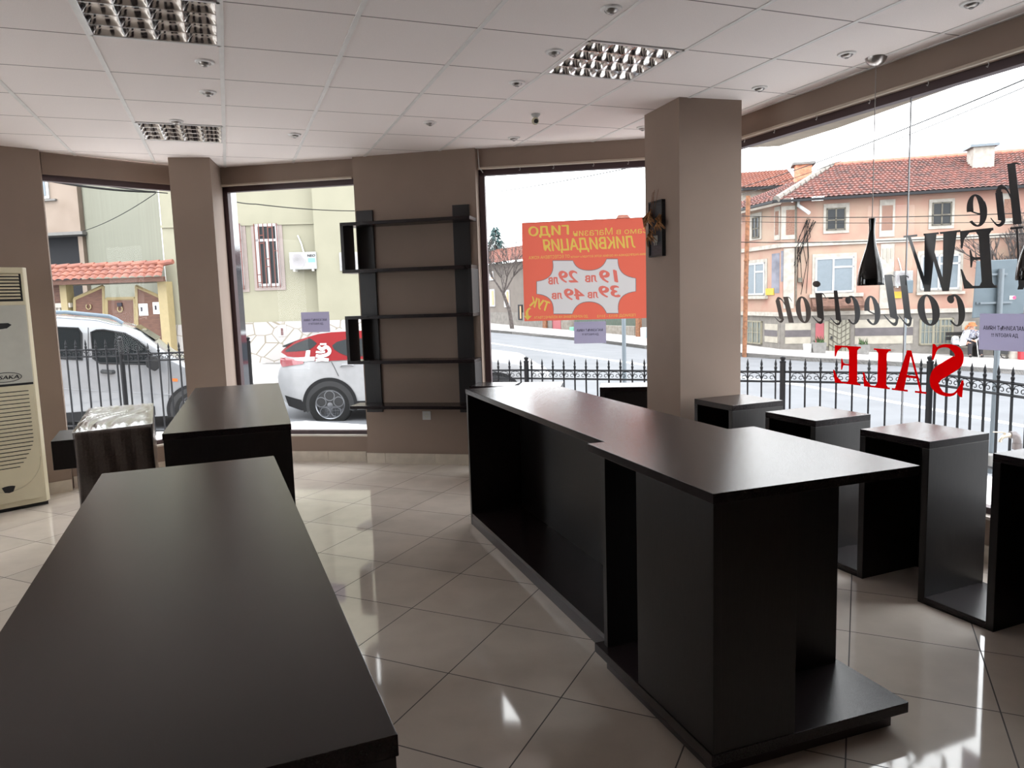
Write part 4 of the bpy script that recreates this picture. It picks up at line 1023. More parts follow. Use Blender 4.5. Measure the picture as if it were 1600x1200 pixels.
# windows
window(FH, 1291, 1321, 325, 359.5, [.5], (1286.6, 1327, 318, 364.5), M_oldwood, M_pane, (0, .45))
window(FH, 1456, 1486.5, 316, 352, [.5], (1451, 1491, 311, 357.5), M_oldwood, M_pane, (0, .45))
window(FL_, 1177, 1188, 339, 372, [.5], (1171, 1190.5, 333, 375), M_oldwood, M_pane, (0, .45))
window(FH, 1273.5, 1334, 402, 457, [.47], (1269, 1338, 396, 459.5), M_uwhite, M_blind, (.47, .72), .07)
window(FH, 1438, 1499, 398, 452.5, [.47], (1433, 1504, 391, 455), M_uwhite, M_blind, (.47, .74), .07)
window(FL_, 1167.5, 1196, 411, 461, [.5], (1164, 1199, 406, 463), M_uwhite, M_blind, (.5, .72), .07)
for F, u0, u1, v0, v1 in ((FH, 1264, 1348, 458.5, 464), (FH, 1431, 1506, 455.5, 460), (FL_, 1160, 1200, 462.5, 467)): slab(F, 'window_sill', u0, u1, v0, v1, .16, M_cream_r)
a, b, z0, z1 = B(FH, 1267, 1347, 465, 482)
MB().prism([(0, z1), (0, z0), (-.75, z0+.02), (-.80, z0+.12), (-.1, z1)], a, b, 'x').build('door_canopy', mat('rusty_canopy', (.30, .17, .13), .8, var=.25), hs)
# ground floor grilled windows, door
def grille(F, u0, u1, v0, v1, nx, frame, name='grille', y=-.10, chev=False):
    a, b, z0, z1 = B(F, u0, u1, v0, v1); m = MB(); r = .010
    for k in range(nx+1):
        x = a+(b-a)*k/nx; m.box(x-r, x+r, y, y+.02, z0, z1)
    for z in (z0, z1, (z0+z1)/2): m.box(a, b, y, y+.02, z-r, z+r)
    if chev:
        for k in range(4):
            z = z0+(z1-z0)*(.15+.2*k); c = (a+b)/2
            m.tube([(a, y, z+.12), (c, y, z-.1), (b, y, z+.12)], r, 4)
    for k in range(nx):
        c = a+(b-a)*(k+.5)/nx; m.tube([(c+.03*math.cos(q), y, (z0+z1)/2+.15+.06*math.sin(q)) for q in [i*PI/4 for i in range(8)]], .006, 4, closed=True)
    return put(F, m, name, frame)
M_curt = mat('curtained_pane', (.33, .38, .36), .3, var=.2, vscale=3, stretch=(8, 8, 1))
window(FH, 1436, 1489, 497, 539, [.42, .62], None, M_cgrille, M_curt, (.62, .7), .07); grille(FH, 1438, 1487, 499, 537, 8, M_cgrille)
window(FL_, 1166, 1192, 501, 537, [.45, .75], None, M_cgrille, M_curt, None, .07); grille(FL_, 1167, 1191, 502, 536, 6, M_cgrille)
a, b, z0, z1 = B(FH, 1295, 1327.5, 500, 551); dr = MB().box(a, b, -.05, 0, z0, z1).build('house_door', mat('pale_cream_door', (.66, .62, .48), .5), hs)
m = MB()
for k in range(6):
    x = a+(b-a)*k/5; m.box(x-.012, x+.012, -.08, -.06, z0, z1)
for k in range(5):
    z = z0+(z1-z0)*(.12+.17*k); m.tube([(a, -.075, z+.2), ((a+b)/2, -.075, z-.05), (b, -.075, z+.2)], .014, 4)
m.build('door_grille', M_oldwood, dr); MB().box(a+.06, a+.12, -.12, -.05, (z0+z1)/2-.1, (z0+z1)/2+.02).build('door_handle', M_blackmatte, dr)
slab(FH, 'maroon_shutter', 1274, 1287, 505, 541, .05, M_maroon); slab(FH, 'doorway_frame', 1287.5, 1294.5, 502, 541, .04, M_cgrille)
slab(FH, 'door_step', 1292, 1332, 551, 556, .5, M_kerb)
# pipes, meter, floodlight, signs on the house
a = FH.hit(1243.5, 325); b = FH.hit(1243.5, 478); MB().tube([(a[0], -.06, z_e), (b[0], -.06, b[1])], .03, 8).build('downpipe', M_oldwood, hs)
a = FH.hit(1247, 322); b = FH.hit(1262, 335); MB().tube([(a[0], -.1, a[1]+.2), (a[0], -.15, a[1]), (b[0], -.5, b[1])], [.05, .07, .07], 10).build('white_pipe', M_white, hs, smooth=True)
slab(FH, 'meter_box', 1246.5, 1253, 434, 441, .15, M_oldwood)
m = MB(); R = random.Random(9); aa = FH.hit(1267, 344)
for k in range(12):
    e = FH.hit(R.uniform(1240, 1262), R.uniform(375, 470)); m.tube([(aa[0]+R.uniform(-.2, .2), -.12, aa[1]+R.uniform(-.1, .1)), ((aa[0]+e[0])/2+R.uniform(-.3, .3), -.09, (aa[1]+e[1])/2), (e[0], -.06, e[1])], .012, 4)
m.build('tangled_wires', M_cable, hs)
o = slab(FL_, 'house_notice', 1197.5, 1210, 450.5, 461, .04, M_yellow)
slab(FH, 'house_notice', 1395.5, 1408, 455.5, 466, .06, M_yellow)
m = MB()
a, b, z0, z1 = B(FL_, 1198.5, 1209, 451.5, 460); 
put_text(m, 'ЗЪБОЛЕКАР', a, b, z0+(z1-z0)*.58, z1-(z1-z0)*.08, -.045, bold=.03); put_text(m, '№ 1 ЕТАЖ', a, b, z0+(z1-z0)*.08, z0+(z1-z0)*.42, -.045, bold=.03)
m = None
# gutter and roof
MB().box(-.4, SX, -.55, -.42, z_e-.04, z_e+.06).build('gutter', M_gutter, hs); inL(MB().box(-7.5, .35, -.55, -.42, z_e-.04, z_e+.06), 'gutter', M_gutter)
RD = 3.6; z_r = FH.hit(1400, 252, RD)[1]; hx = FH.hit(1301, 259, RD)[0]
def tiled(P00, P10, P11, P01, cols, rows, amp=.035, stepz=.06):
    """barrel-tiled slope: P00-P10 eave, P01-P11 ridge"""
    P00, P10, P11, P01 = map(Vector, (P00, P10, P11, P01)); m = MB(); nc = cols*4
    nrm = (P10-P00).cross(P01-P00).normalized()
    if nrm.z < 0: nrm = -nrm
    V = []
    for r in range(rows):
        for e in (0, 1):
            t = (r+e)/rows
            for c in range(nc+1):
                s = c/nc; p = (P00.lerp(P10, s)).lerp(P01.lerp(P11, s), t)
                h_ = amp*abs(math.sin(PI*(c/4)))+(stepz if e == 0 else 0)
                V.append(tuple(p+nrm*h_))
    fs = []
    for k in range(2*rows-1):
        for c in range(nc): fs.append((k*(nc+1)+c, k*(nc+1)+c+1, (k+1)*(nc+1)+c+1, (k+1)*(nc+1)+c))
    return m.add(V, fs)
M_roof = mat('mossy_red_roof_tile', (.50, .19, .15), .85, var=.1, vscale=4, bump=.3, bscale=9, col2=(.20, .12, .11))
ca, sa = math.cos(th_l), math.sin(th_l); LL = lambda x, y, z: (x*ca-y*sa, x*sa+y*ca, z)
eo = LL(.0, -.5, z_e); cor = (-.25, -.55, z_e+.02)
tiled(cor, (SX, -.5, z_e+.02), (SX, RD, z_r), (hx, RD, z_r), 76, 15).build('roof', M_roof, hs, fix=False)
tiled(LL(-7.5, -.5, z_e+.02), cor, (hx, RD, z_r), (hx-.5, RD+3, z_r), 24, 15).build('roof', M_roof, hs, fix=False)
tiled((SX, RD*2+.5, z_e), (hx, RD*2+.5, z_e), (hx, RD, z_r), (SX, RD, z_r), 40, 8).build('roof', M_roof, hs, fix=False)
m = MB()
for k in range(11):
    t_ = k/11; p = Vector(cor).lerp(Vector((hx, RD, z_r)), t_); q = Vector(cor).lerp(Vector((hx, RD, z_r)), t_+.1); m.tube([p+Vector((0, 0, .06)), q+Vector((0, 0, .10))], [.15, .11], 8)
m.build('hip_tiles', M_ridge, hs, smooth=True)
m = MB(); x = hx
while x < SX: m.tube([(x, RD, z_r+.03), (x+.42, RD, z_r+.06)], [.12, .10], 8); x += .40
m.build('ridge_tiles', M_tile, hs, smooth=True)
def chimney(u0, u1, v0, v1, y, mt, capm, name='chimney'):
    a, b, z0, z1 = boxhit(FH, u0, u1, v0, v1, y); c = MB().box(a, b, y, y+.8, z0-1.2, z1).build(name, mt, hs)
    MB().box(a-.13, b+.13, y-.12, y+.92, z1, z1+.10).build('chimney_cap', capm, c); return c
chimney(1521, 1554, 229, 258, 1.8, M_cream_r, M_steelpole); chimney(1243, 1269, 257, 276, 3.6, M_brick, M_kerb)
# air conditioner unit on the house
def ac_unit(F, u0, u1, v0, v1, lab, dep=.32, grp='outdoor air conditioner units on the facades', brand=False):
    a, b, z0, z1 = boxhit(F, u0, u1, v0, v1, -.35); P = F.w((a+b)/2, 0, (z0+z1)/2)
    t = thing('outdoor_air_conditioner', lab, 'air conditioner', tuple(P), F.a, grp); w_ = (b-a)/2; h_ = (z1-z0)/2
    MB().box(-w_, w_, -.40, -.08, -h_, h_).build('casing', mat('white_enamel_casing', (.27, .27, .265), .5, spec=.3), t, bevel=.015)
    r = h_*.86; cx_ = -w_+r+.06*w_
    g = MB()
    for k in range(9): g.lathe([(r*(k+1)/9-.006, 0), (r*(k+1)/9, -.006), (r*(k+1)/9+.004, 0)], (cx_, -.408, 0), 'y', 28)
    for k in range(8): a_ = PI*k/4; g.box(-.004, .004, -.412, -.405, 0, .001)
    g.build('fan_grille', mat('grey_grille', (.42, .40, .41), .5), t)
    MB().lathe([(.0001, 0), (r, 0), (r, .003)], (cx_, -.404, 0), 'y', 28).build('fan', mat('fan_grey', (.28, .26, .28), .6), t)  # flat grey disc behind the grille rings
    for s in (-1, 1): MB().box(s*w_*.7-.02, s*w_*.7+.02, -.42, 0, -h_-.05, -h_).build('bracket', M_whitemetal, t)
    m = MB()
    for k in range(12): z = -h_+.05+k*(2*h_-.1)/11; m.box(-w_-.006, -w_, -.38, -.10, z, z+.018)
    m.build('side_slots', mat('grey_grille', (.42, .40, .41), .5), t)
    if brand:
        m = MB(); put_text(m, 'NEO', w_*.35, w_*.93, h_*.42, h_*.72, -.403, bold=.05); m.build('logo', M_ink, t, fix=False)
        MB().box(w_*.38, w_*.90, -.4035, -.401, -h_*.20, h_*.28).build('blue_label', mat('blue_sticker', (.12, .35, .70), .4), t)
    m = MB().tube([(w_*-.1, -.05, h_), (-.25*w_, -.03, h_+.25), (-.5*w_, -.02, h_+.50)], .022, 7); m.build('pipe', M_greyplas, t, smooth=True); return t
ac_unit(FH, 1398.5, 1426, 423, 447, 'white outdoor air conditioner unit on the pink house')
# plant pots and bucket in front
def pot(u, v, s, lab, n=26, seed=1):
    p = at_ground(u, v); z = p.z+.13; t = thing('plant_pot', lab, 'plant pot', (p.x, p.y, z), FH.a, 'square plant pots before the pink house')
    m = MB().prism([(-s*.8, 0), (s*.8, 0), (s, s*1.5), (-s, s*1.5)], -s*.8, s*.8); m.build('pot', M_kerb, t)
    R = random.Random(seed); m = MB()
    for k in range(n):
        a = R.uniform(0, 6.28); l = R.uniform(.1, .3); x, y = R.uniform(-s, s)*.6, R.uniform(-s, s)*.6
        m.add([(x, y, s*1.4), (x+.05, y, s*1.5+.02), (x+l*.5*math.cos(a), y+l*.4*math.sin(a), s*1.5+l)], [(0, 1, 2)])
    m.build('foliage', mat('leaf_green', (.025, .05, .014), .8, var=.4), t, fix=False)
pot(1279, 556.5, .26, 'square stone pot with a small plant left of the cream door', seed=3); pot(1347, 558.5, .24, 'square stone pot with a plant right of the cream door', seed=4)
p = at_ground(1262, 556); tag(MB().lathe([(.14, .13), (.18, .45), (.19, .46), (.165, .46), (.13, .16)], n=18).build('bucket', M_white, loc=(p.x, p.y, p.z)), 'white bucket beside the stone pot at the pink house', 'bucket')
# low house further back on the left with its own roof
F = Fr(tuple(at_depth(1157, 300, 38)[:2])+(0,), (.97, -.25)); t = thing('low_house', 'smaller house with new red roof behind the rusty pole', 'house', frame=F)
a, b, z0, z1 = boxhit(F, 1130, 1236, 292, 400, 0); ze = F.hit(1160, 297)[1]; zr = F.hit(1160, 270, 3)[1]
MB().box(a, b, 0, 6, -2.5, ze).build('walls', M_cream_r, t); MB().box(a, b+.1, -.5, -.35, ze-.08, ze+.05).build('gutter', M_gutter, t)
tiled((a, -.5, ze), (b+.3, -.5, ze), (b+.1, 3, zr), (a, 3, zr), 20, 10).build('roof', M_tile2, t, fix=False)
tiled((b+.3, 6.5, ze), (a, 6.5, ze), (a, 3, zr), (b+.1, 3, zr), 20, 5).build('roof', M_tile2, t, fix=False)

# ================================================================== BENCH, SEATED PERSON, TREE AT THE RIGHT
pb_ = at_ground(1518, 563); FS_ = Fr((pb_.x, pb_.y, pb_.z+.13), (c1.x-c0.x, c1.y-c0.y))
t = thing('bench', 'dark bench against the pink house under the seated person', 'bench', frame=FS_)
M_bench = mat('dark_bench_wood', (.05, .045, .045), .7)
for k in range(3): MB().box(-.75, 1.0, .02+k*.14, .14+k*.14, .40, .44).build('seat_slat', M_bench, t)
for k in range(2): MB().box(-.75, 1.0, .46, .49, .60+k*.17, .73+k*.17).build('back_slat', M_bench, t)
for x in (-.6, .15, .85): MB().box(x, x+.07, .04, .46, 0, .40).build('leg', M_bench, t)
def skin_body(name, verts, edges, radii, mt, parent, sub=2, root=0):
    me = bpy.data.meshes.new(name); me.from_pydata(verts, edges, []); o = bpy.data.objects.new(name, me); COL.objects.link(o); o.parent = parent; me.materials.append(mt)
    md = o.modifiers.new('skin', 'SKIN'); md.use_smooth_shade = True
    if not me.skin_vertices: me.attributes
    try:
        bpy.context.view_layer.update()
        if not len(me.skin_vertices):
            import bmesh
            bm = bmesh.new(); bm.from_mesh(me); bm.verts.layers.skin.verify(); bm.to_mesh(me); bm.free()
        for i, r in enumerate(radii): me.skin_vertices[0].data[i].radius = (r, r) if not hasattr(r, '__len__') else r
        me.skin_vertices[0].data[root].use_root = True
    except Exception as e: print('skin', e)
    s = o.modifiers.new('sub', 'SUBSURF'); s.levels = sub; s.render_levels = sub; return o
M_skinm = mat('skin', (.55, .30, .22), .6)
t = thing('person', 'seated person with orange-brown hat, white shawl and walking stick on the bench', 'person', frame=FS_)
# skeleton, facing -y (towards the shop)
V = [(0, .18, .50), (0, .20, .72), (0, .19, .95), (0, .15, 1.02), (0, .12, 1.12), (0, .09, 1.20),      # 0 pelvis 1 waist 2 chest 3 neck 4 head 5 crown
     (-.10, .15, .49), (-.13, -.22, .50), (-.13, -.20, .10), (-.13, -.32, .04),                       # left hip knee ankle toe
     (.10, .15, .49), (.20, -.22, .50), (.24, -.20, .10), (.26, -.32, .04),
     (-.18, .18, .93), (-.25, .06, .70), (-.05, -.14, .62), (.02, -.20, .60),                           # left shoulder elbow wrist palm
     (.18, .18, .93), (.25, .05, .70), (.10, -.13, .62), (.04, -.21, .62)]
Ed = [(0, 1), (1, 2), (2, 3), (3, 4), (4, 5), (0, 6), (6, 7), (7, 8), (8, 9), (0, 10), (10, 11), (11, 12), (12, 13), (2, 14), (14, 15), (15, 16), (16, 17), (2, 18), (18, 19), (19, 20), (20, 21)]
Ra = [.15, .14, .15, .055, .085, .07, .09, .065, .04, .035, .09, .065, .04, .035, .065, .045, .028, .032, .065, .045, .028, .032]
for pi, sx in ((17, 1), (21, -1)):
    b0 = V[pi]
    for k in range(5):
        n0 = len(V); dx = (k-2)*.014; V += [(b0[0]+dx+sx*.01, b0[1]-.025, b0[2]-.01-(.01 if k else -.02)), (b0[0]+dx*.8+sx*.02, b0[1]-.035, b0[2]-.045+(.02 if k == 0 else 0))]
        Ed += [(pi, n0), (n0, n0+1)]; Ra += [.009, .007]
body = skin_body('body', V, Ed, Ra, M_skinm, t)
MB().tube([(0, .06, .70), (0, .05, .48), (-.12, -.2, .49)], [.165, .13, .085], 12).ball((0, .15, .50), .19, .75, 14).tube([(0.02, .08, .49), (.20, -.22, .50)], [.12, .085], 12).tube([(-.13, -.22, .52), (-.13, -.20, .09)], [.085, .065], 12).tube([(.20, -.22, .52), (.24, -.20, .09)], [.085, .065], 12).build('trousers', mat('dark_trousers', (.02, .018, .022), .8), t, smooth=True)
MB().tube([(0, .20, .52), (0, .20, .72), (0, .19, .93), (0, .15, 1.03)], [.175, .165, .18, .075], 14).tube([(.17, .18, .93), (.255, .05, .70), (.11, -.12, .625)], [.08, .06, .042], 10).tube([(-.17, .18, .93), (-.255, .06, .70), (-.06, -.13, .625)], [.08, .06, .042], 10).build('patterned_jacket', mat('patterned_jacket', (.05, .05, .08), .8, vscale=25, col2=(.4, .4, .45)), t, smooth=True)
m = MB(); m.prism([(-.10, 1.02), (-.22, .96), (-.36, .62), (-.42, .40), (-.20, .42), (-.14, .70), (-.07, .95)], -.03, .30); m.build('white_shawl', M_white, t, bevel=.03)
m = MB().lathe([(.0001, 1.28), (.07, 1.275), (.115, 1.24), (.125, 1.18), (.17, 1.15), (.17, 1.135), (.10, 1.13)], (0, .10, 0), n=20); m.tube([(-.12, .12, 1.16), (-.19, .12, 1.07), (-.21, .14, 1.0)], [.05, .05, .02], 8); m.build('hat', mat('orange_brown_felt', (.38, .13, .05), .9, var=.2), t, smooth=True)
m = MB(); m.ball((-.03, .02, 1.10), .011, n=6).ball((.035, .02, 1.10), .011, n=6).tube([(0, .03, 1.09), (0, .0, 1.06)], .012, 6); m.build('face_features', M_skinm, t)
MB().ball((-.13, -.30, .05), .055, .8, 10).ball((.25, -.30, .05), .055, .8, 10).build('shoes', M_blackmatte, t, smooth=True)
tag(MB().tube([(.03, -.24, .62), (.02, -.25, .66), (.06, -.24, .66), (.10, -.40, 0)], .012, 8).build('walking_stick', M_white, frame=FS_), 'white walking stick held between the seated person\'s knees', 'walking stick')
tag(MB().prism([(-.62, .44), (-.60, .72), (-.50, .78), (-.40, .74), (-.38, .44)], .12, .36).build('bag', mat('black_white_bag', (.6, .6, .62), .7, vscale=3, col2=(.03, .03, .04)), frame=FS_, bevel=.03), 'black and white bag on the bench beside the person', 'bag')

def tree(name, lab, base, h, r0, spread, seed, mt, lean=0, white=0, depth=5, first=.35, dirs=None):
    R = random.Random(seed); m = MB(); t = thing(name, lab, 'tree', base)
    def br(p, d, l, r, k):
        q = p+d*l; mid = p+d*l*.5+Vector((R.uniform(-1, 1), R.uniform(-1, 1), 0))*l*.06
        m.tube([p, mid, q], [r, r*.85, r*.68], 6 if r > .03 else 4, cap=False)
        if k == 0 or r < .006: return
        for _ in range(3 if k > 1 else 2):
            nd = (d+Vector((R.uniform(-1, 1), R.uniform(-1, 1), R.uniform(-.15, .6)))*spread).normalized(); br(q, nd, l*R.uniform(.62, .85), r*.62, k-1)
        if k > 2: nd = (d+Vector((R.uniform(-1, 1), R.uniform(-1, 1), .2))*spread).normalized(); br(mid, nd, l*.6, r*.4, k-2)
    tr = MB().tube([(0, 0, -.2), (lean*.3, 0, h*first*.5), (lean, 0, h*first)], [r0*1.25, r0, r0*.85], 12); o = tr.build('trunk', mt, t, smooth=True)
    if white: sublabel(MB().tube([(0, 0, -.1), (lean*.3, 0, h*first*.45)], [r0*1.3, r0*1.08], 12).build('whitewash', M_cream_r, t, smooth=True), 'whitewashed lower trunk')
    top = Vector((lean, 0, h*first-.05))
    for k in range(4):
        a = k*PI/2+R.uniform(-.5, .5); br(top, Vector((math.cos(a)*spread, math.sin(a)*spread, 1)).normalized(), h*.20, r0*.55, depth)
    m.build('branches', mt, t, fix=False); return t
M_bark = mat('grey_bark', (.20, .17, .16), .95, var=.3, vscale=8)
p = at_ground(1583, 566); tree('bare_tree', 'bare tree with whitewashed trunk at the right edge beyond the road', (p.x, p.y, p.z+.1), 5.2, .20, .55, 5, M_bark, .1, 1)
p = at_ground(1596, 567); tag(MB().box(-.15, .4, -.3, .3, 0, .42).box(-.1, .35, -.25, .25, .42, .46).build('crate', mat('red_crate', (.42, .02, .03), .5), loc=(p.x, p.y, p.z+.13), rot=FH.a, bevel=.02), 'red crate at the foot of the whitewashed tree', 'crate')
p = at_ground(1571, 566); t = thing('bicycle_wheel_stand', 'small dark trolley standing left of the whitewashed tree', 'trolley', (p.x, p.y, p.z+.13), FH.a)
m = MB().tube([(.17*math.cos(2*PI*k/18), 0, .18+.17*math.sin(2*PI*k/18)) for k in range(18)], .015, 5, closed=True)
for k in range(6): m.tube([(0, 0, .18), (.17*math.cos(PI*k/3), 0, .18+.17*math.sin(PI*k/3))], .004, 4)
m.build('wheel', M_iron, t); MB().prism([(-.25, .2), (.0, .15), (.1, .42), (-.2, .44)], -.12, .12).build('bag', M_blackmatte, t); t.name = 'trolley'

# ================================================================== BACKDROP OF THE POSTER WINDOW
q0 = at_ground(765, 507.5); q1 = at_ground(1007, 530); FD = Fr((q0.x, q0.y, 0), (q1.x-q0.x, q1.y-q0.y))
M_beige_h = mat('dusty_beige_render', (.46, .39, .34), .9, var=.1, vscale=1, bump=.2)
t = thing('beige_house', 'beige house with red tiled roof behind the small bare tree', 'house', frame=FD)
a, b, z0, z1 = boxhit(FD, 700, 862, 412, 507, 0); ze = FD.hit(790, 411)[1]; zb_ = -2
MB().box(a, b, 0, 9, zb_, ze).build('walls', M_beige_h, t)
z_s = FD.hit(790, 488)[1]; MB().box(a, b, -.05, 0, zb_, z_s).build('plinth', M_plinth, t)
zr = FD.hit(790, 388, 4.5)[1]
tiled((a, -.6, ze), (b+.6, -.6, ze), (b-3, 4.5, zr), (a, 4.5, zr), 60, 14).build('roof', M_tile2, t, fix=False)
tiled((b+.6, -.6, ze), (b+.6, 9.6, ze), (b-3, 4.6, zr), (b-3, 4.5, zr), 30, 14).build('roof', M_tile2, t, fix=False)
for u0, u1, v0, v1, mt in ((765.5, 774, 452, 479, M_uwhite), (789, 797, 453, 480, M_uwhite), (766, 772, 424, 438, M_uwhite), (811, 817, 476, 500, M_pane)):
    aa, bb, za, zc = boxhit(FD, u0, u1, v0, v1, 0); wd_ = MB().box(aa, bb, -.08, 0, za, zc).build('window', mt, t); MB().box(aa+(bb-aa)*.55, bb-.08, -.10, -.08, za+.1, zc-.1).build('pane', mat('orange_shutter', (.55, .28, .15), .7), wd_)
# garden walls, gate and posts along that pavement
def wall_piece(name, lab, cat, u0, u1, v0, v1, mt, dp=.4, grp=None, y=0):
    aa, bb, za, zc = boxhit(FD, u0, u1, v0, v1, y); return tag(MB().box(aa, bb, y, y+dp, za-.5, zc).build(name, mt, frame=FD, bevel=.02), lab, cat, grp)
M_stone = mat('rubble_stone', (.42, .36, .32), .95, vscale=3, col2=(.26, .22, .20), bump=.5, bscale=4)
M_stone2 = mat('pale_rubble_stone', (.58, .52, .45), .95, vscale=5, col2=(.42, .36, .30), bump=.4, bscale=6)
wall_piece('garden_wall', 'low rubble stone wall right of the small bare tree', 'wall', 818, 846, 502, 515, M_stone)
wall_piece('gate_post', 'rust-orange gate post left of the maroon gate', 'gate post', 847.5, 852.5, 500, 519, M_rust, .15, None, -.2)
wall_piece('gate_pillar', 'stone pillar left of the maroon gate', 'pillar', 853, 861.5, 500, 519, M_stone2); wall_piece('garden_gate', 'maroon garden gate between two stone pillars', 'gate', 862, 876, 498, 519, M_maroon, .06)
wall_piece('gate_pillar', 'stone pillar right of the maroon gate', 'pillar', 876.5, 889, 498, 521, M_stone2); wall_piece('green_box', 'green metal box beside the lilac notice', 'box', 889.5, 896, 511, 521.5, mat('green_metal', (.12, .30, .22), .5), .3, None, -.35)
wall_piece('garden_wall', 'pale stone wall with green wire fence right of the lilac notice', 'wall', 897, 991, 508.5, 527, M_stone2)
aa, bb, za, zc = boxhit(FD, 897, 991, 490, 508, .1); t = thing('wire_fence', 'dark green wire fence on top of the pale stone wall', 'fence', frame=FD)
m = MB()
for k in range(60): x = aa+(bb-aa)*k/59; m.box(x-.012, x+.012, .15, .17, za-.2, zc)
m.build('mesh_wires', mat('dark_green_wire', (.04, .10, .07), .6), t); MB().box(aa, bb, .14, .18, zc-.05, zc).build('top_rail', mat('dark_green_wire', (.04, .10, .07), .6), t)
wall_piece('utility_pole', 'rust-orange pole near the left side of the pillar', 'pole', 992.5, 998, 440, 531, M_rust, .2, None, -.4)
wall_piece('bin', 'pale blue bin between the rust pole and the pillar', 'bin', 1000.5, 1007, 512, 533, mat('pale_blue_plastic', (.40, .50, .58), .5), .5, None, -.8)
# house behind the poster whose roof chimney shows above it
p = at_depth(972, 341, 58); t = thing('distant_house', 'distant house whose red-capped chimney shows above the poster', 'house', (p.x, p.y, 0), -.3)
MB().box(-6, 6, 0, 8, -3, p.z-3.2).build('walls', M_beige_h, t)
tiled((-6.5, -.5, p.z-3.2), (6.5, -.5, p.z-3.2), (6.5, 4, p.z-.9), (-6.5, 4, p.z-.9), 30, 10).build('roof', M_tile2, t, fix=False)
c_ = MB().box(-.42, .42, .4, 1.0, p.z-3, p.z+.02).build('chimney', M_cream_r, t); MB().prism([(-.55, p.z+.0), (.55, p.z+.0), (.35, p.z+.30), (-.35, p.z+.30)], .3, 1.1).build('chimney_roof', M_tile2, c_)
p = at_ground(801, 517); tree('bare_tree', 'small bare leafless street tree left of the orange poster', (p.x, p.y, p.z+.1), 5.8, .11, .62, 11, M_bark, -.5, 0, 5, .38)
# blue-green spruce above the beige roof
p = at_depth(775, 400, 62); t = thing('spruce', 'blue-green spruce tree rising over the beige house roof', 'tree', (p.x, p.y, 0)); ztop = at_depth(774, 357, 62).z
MB().tube([(0, 0, -2), (0, 0, ztop)], [.2, .03], 8).build('trunk', M_bark, t)
m = MB(); R = random.Random(8)
for k in range(900):
    u = R.random()**.8; z = ztop-u*7.5; rr = .15+u*2.6; a = R.uniform(0, 2*PI); r_ = rr*R.uniform(.35, 1); c = Vector((r_*math.cos(a), r_*math.sin(a), z-.15*r_)); l = R.uniform(.15, .35)
    dx = Vector((math.cos(a), math.sin(a), -.25))*l; sd = Vector((-math.sin(a), math.cos(a), 0))*l*.4
    m.add([c-sd, c+sd, c+dx+Vector((0, 0, .0)), c+Vector((0, 0, l*.8))], [(0, 1, 2), (0, 2, 3), (1, 3, 2)])
m.build('foliage', mat('spruce_needles', (.10, .17, .17), .9, var=.3), t, fix=False)

# ================================================================== LEFT BACKDROP: PALE YELLOW BUILDING, GATE, OLD HOUSE
g = at_ground(403, 573); FY = Fr((g.x, g.y, 0), (1, .05))
M_yel = mat('pale_yellow_render', (.78, .735, .54), .9, var=.03, vscale=2, bump=.1)
M_yel2 = mat('streaked_yellow_shaded_side', (.56, .56, .42), .9, vscale=1.2, stretch=(5, 5, .2), col2=(.50, .49, .37))  # streaks, plus the side's shade put into a darker, greener colour
M_crazy = None
def crazy():
    m = bpy.data.materials.new('crazy_paving_stone'); MATS['crazy_paving_stone'] = m; m.use_nodes = True; n = m.node_tree.nodes; L = m.node_tree.links; b = n['Principled BSDF']
    t_ = n.new('ShaderNodeTexCoord'); v = n.new('ShaderNodeTexVoronoi'); v.feature = 'DISTANCE_TO_EDGE'; v.inputs['Scale'].default_value = 2.0
    mp = n.new('ShaderNodeMapping'); mp.inputs['Scale'].default_value = (1, .15, 1.25); L.new(t_.outputs['Object'], mp.inputs['Vector']); L.new(mp.outputs['Vector'], v.inputs['Vector'])
    r = n.new('ShaderNodeValToRGB'); r.color_ramp.elements[0].position = .018; r.color_ramp.elements[0].color = (.17, .145, .11, 1); r.color_ramp.elements[1].position = .032; r.color_ramp.elements[1].color = (.31, .29, .28, 1)
    L.new(v.outputs['Distance'], r.inputs['Fac']); L.new(r.outputs['Color'], b.inputs['Base Color']); b.inputs['Roughness'].default_value = .8; return m
M_crazy = crazy()
t = thing('yellow_building', 'pale yellow building with crazy-paved base and barred windows', 'building', frame=FY)
xl0 = FY.hit(256, 400)[0]; xs = FY.hit(497, 400)[0]
MB().box(xl0, xs, 0, 8, -1.5, 9).build('walls', M_yel, t); MB().box(xs, xs+2.6, -.35, 8, -1.5, 9).build('projecting_wall', M_yel, t)
zc = FY.hit(450, 502)[1]; MB().box(xl0, xs-.0, -.06, 0, -1.5, zc).build('stone_base', M_crazy, t); MB().box(xs-.03, xs+2.6, -.41, -.35, -1.5, zc).build('stone_base', M_crazy, t)
zl = FY.hit(430, 350)[1]; MB().box(xl0, xs, -.05, 0, zl-.03, zl+.04).build('ledge', M_yel, t)
aa, bb, za, zb2 = boxhit(FY, 385, 520, 572, 582, 0); MB().box(aa-3, bb+3, -.5, 0, -1.5, -.10).build('footing', M_kerb, t)
M_barpink = mat('red_oxide_bars', (.30, .12, .10), .7)
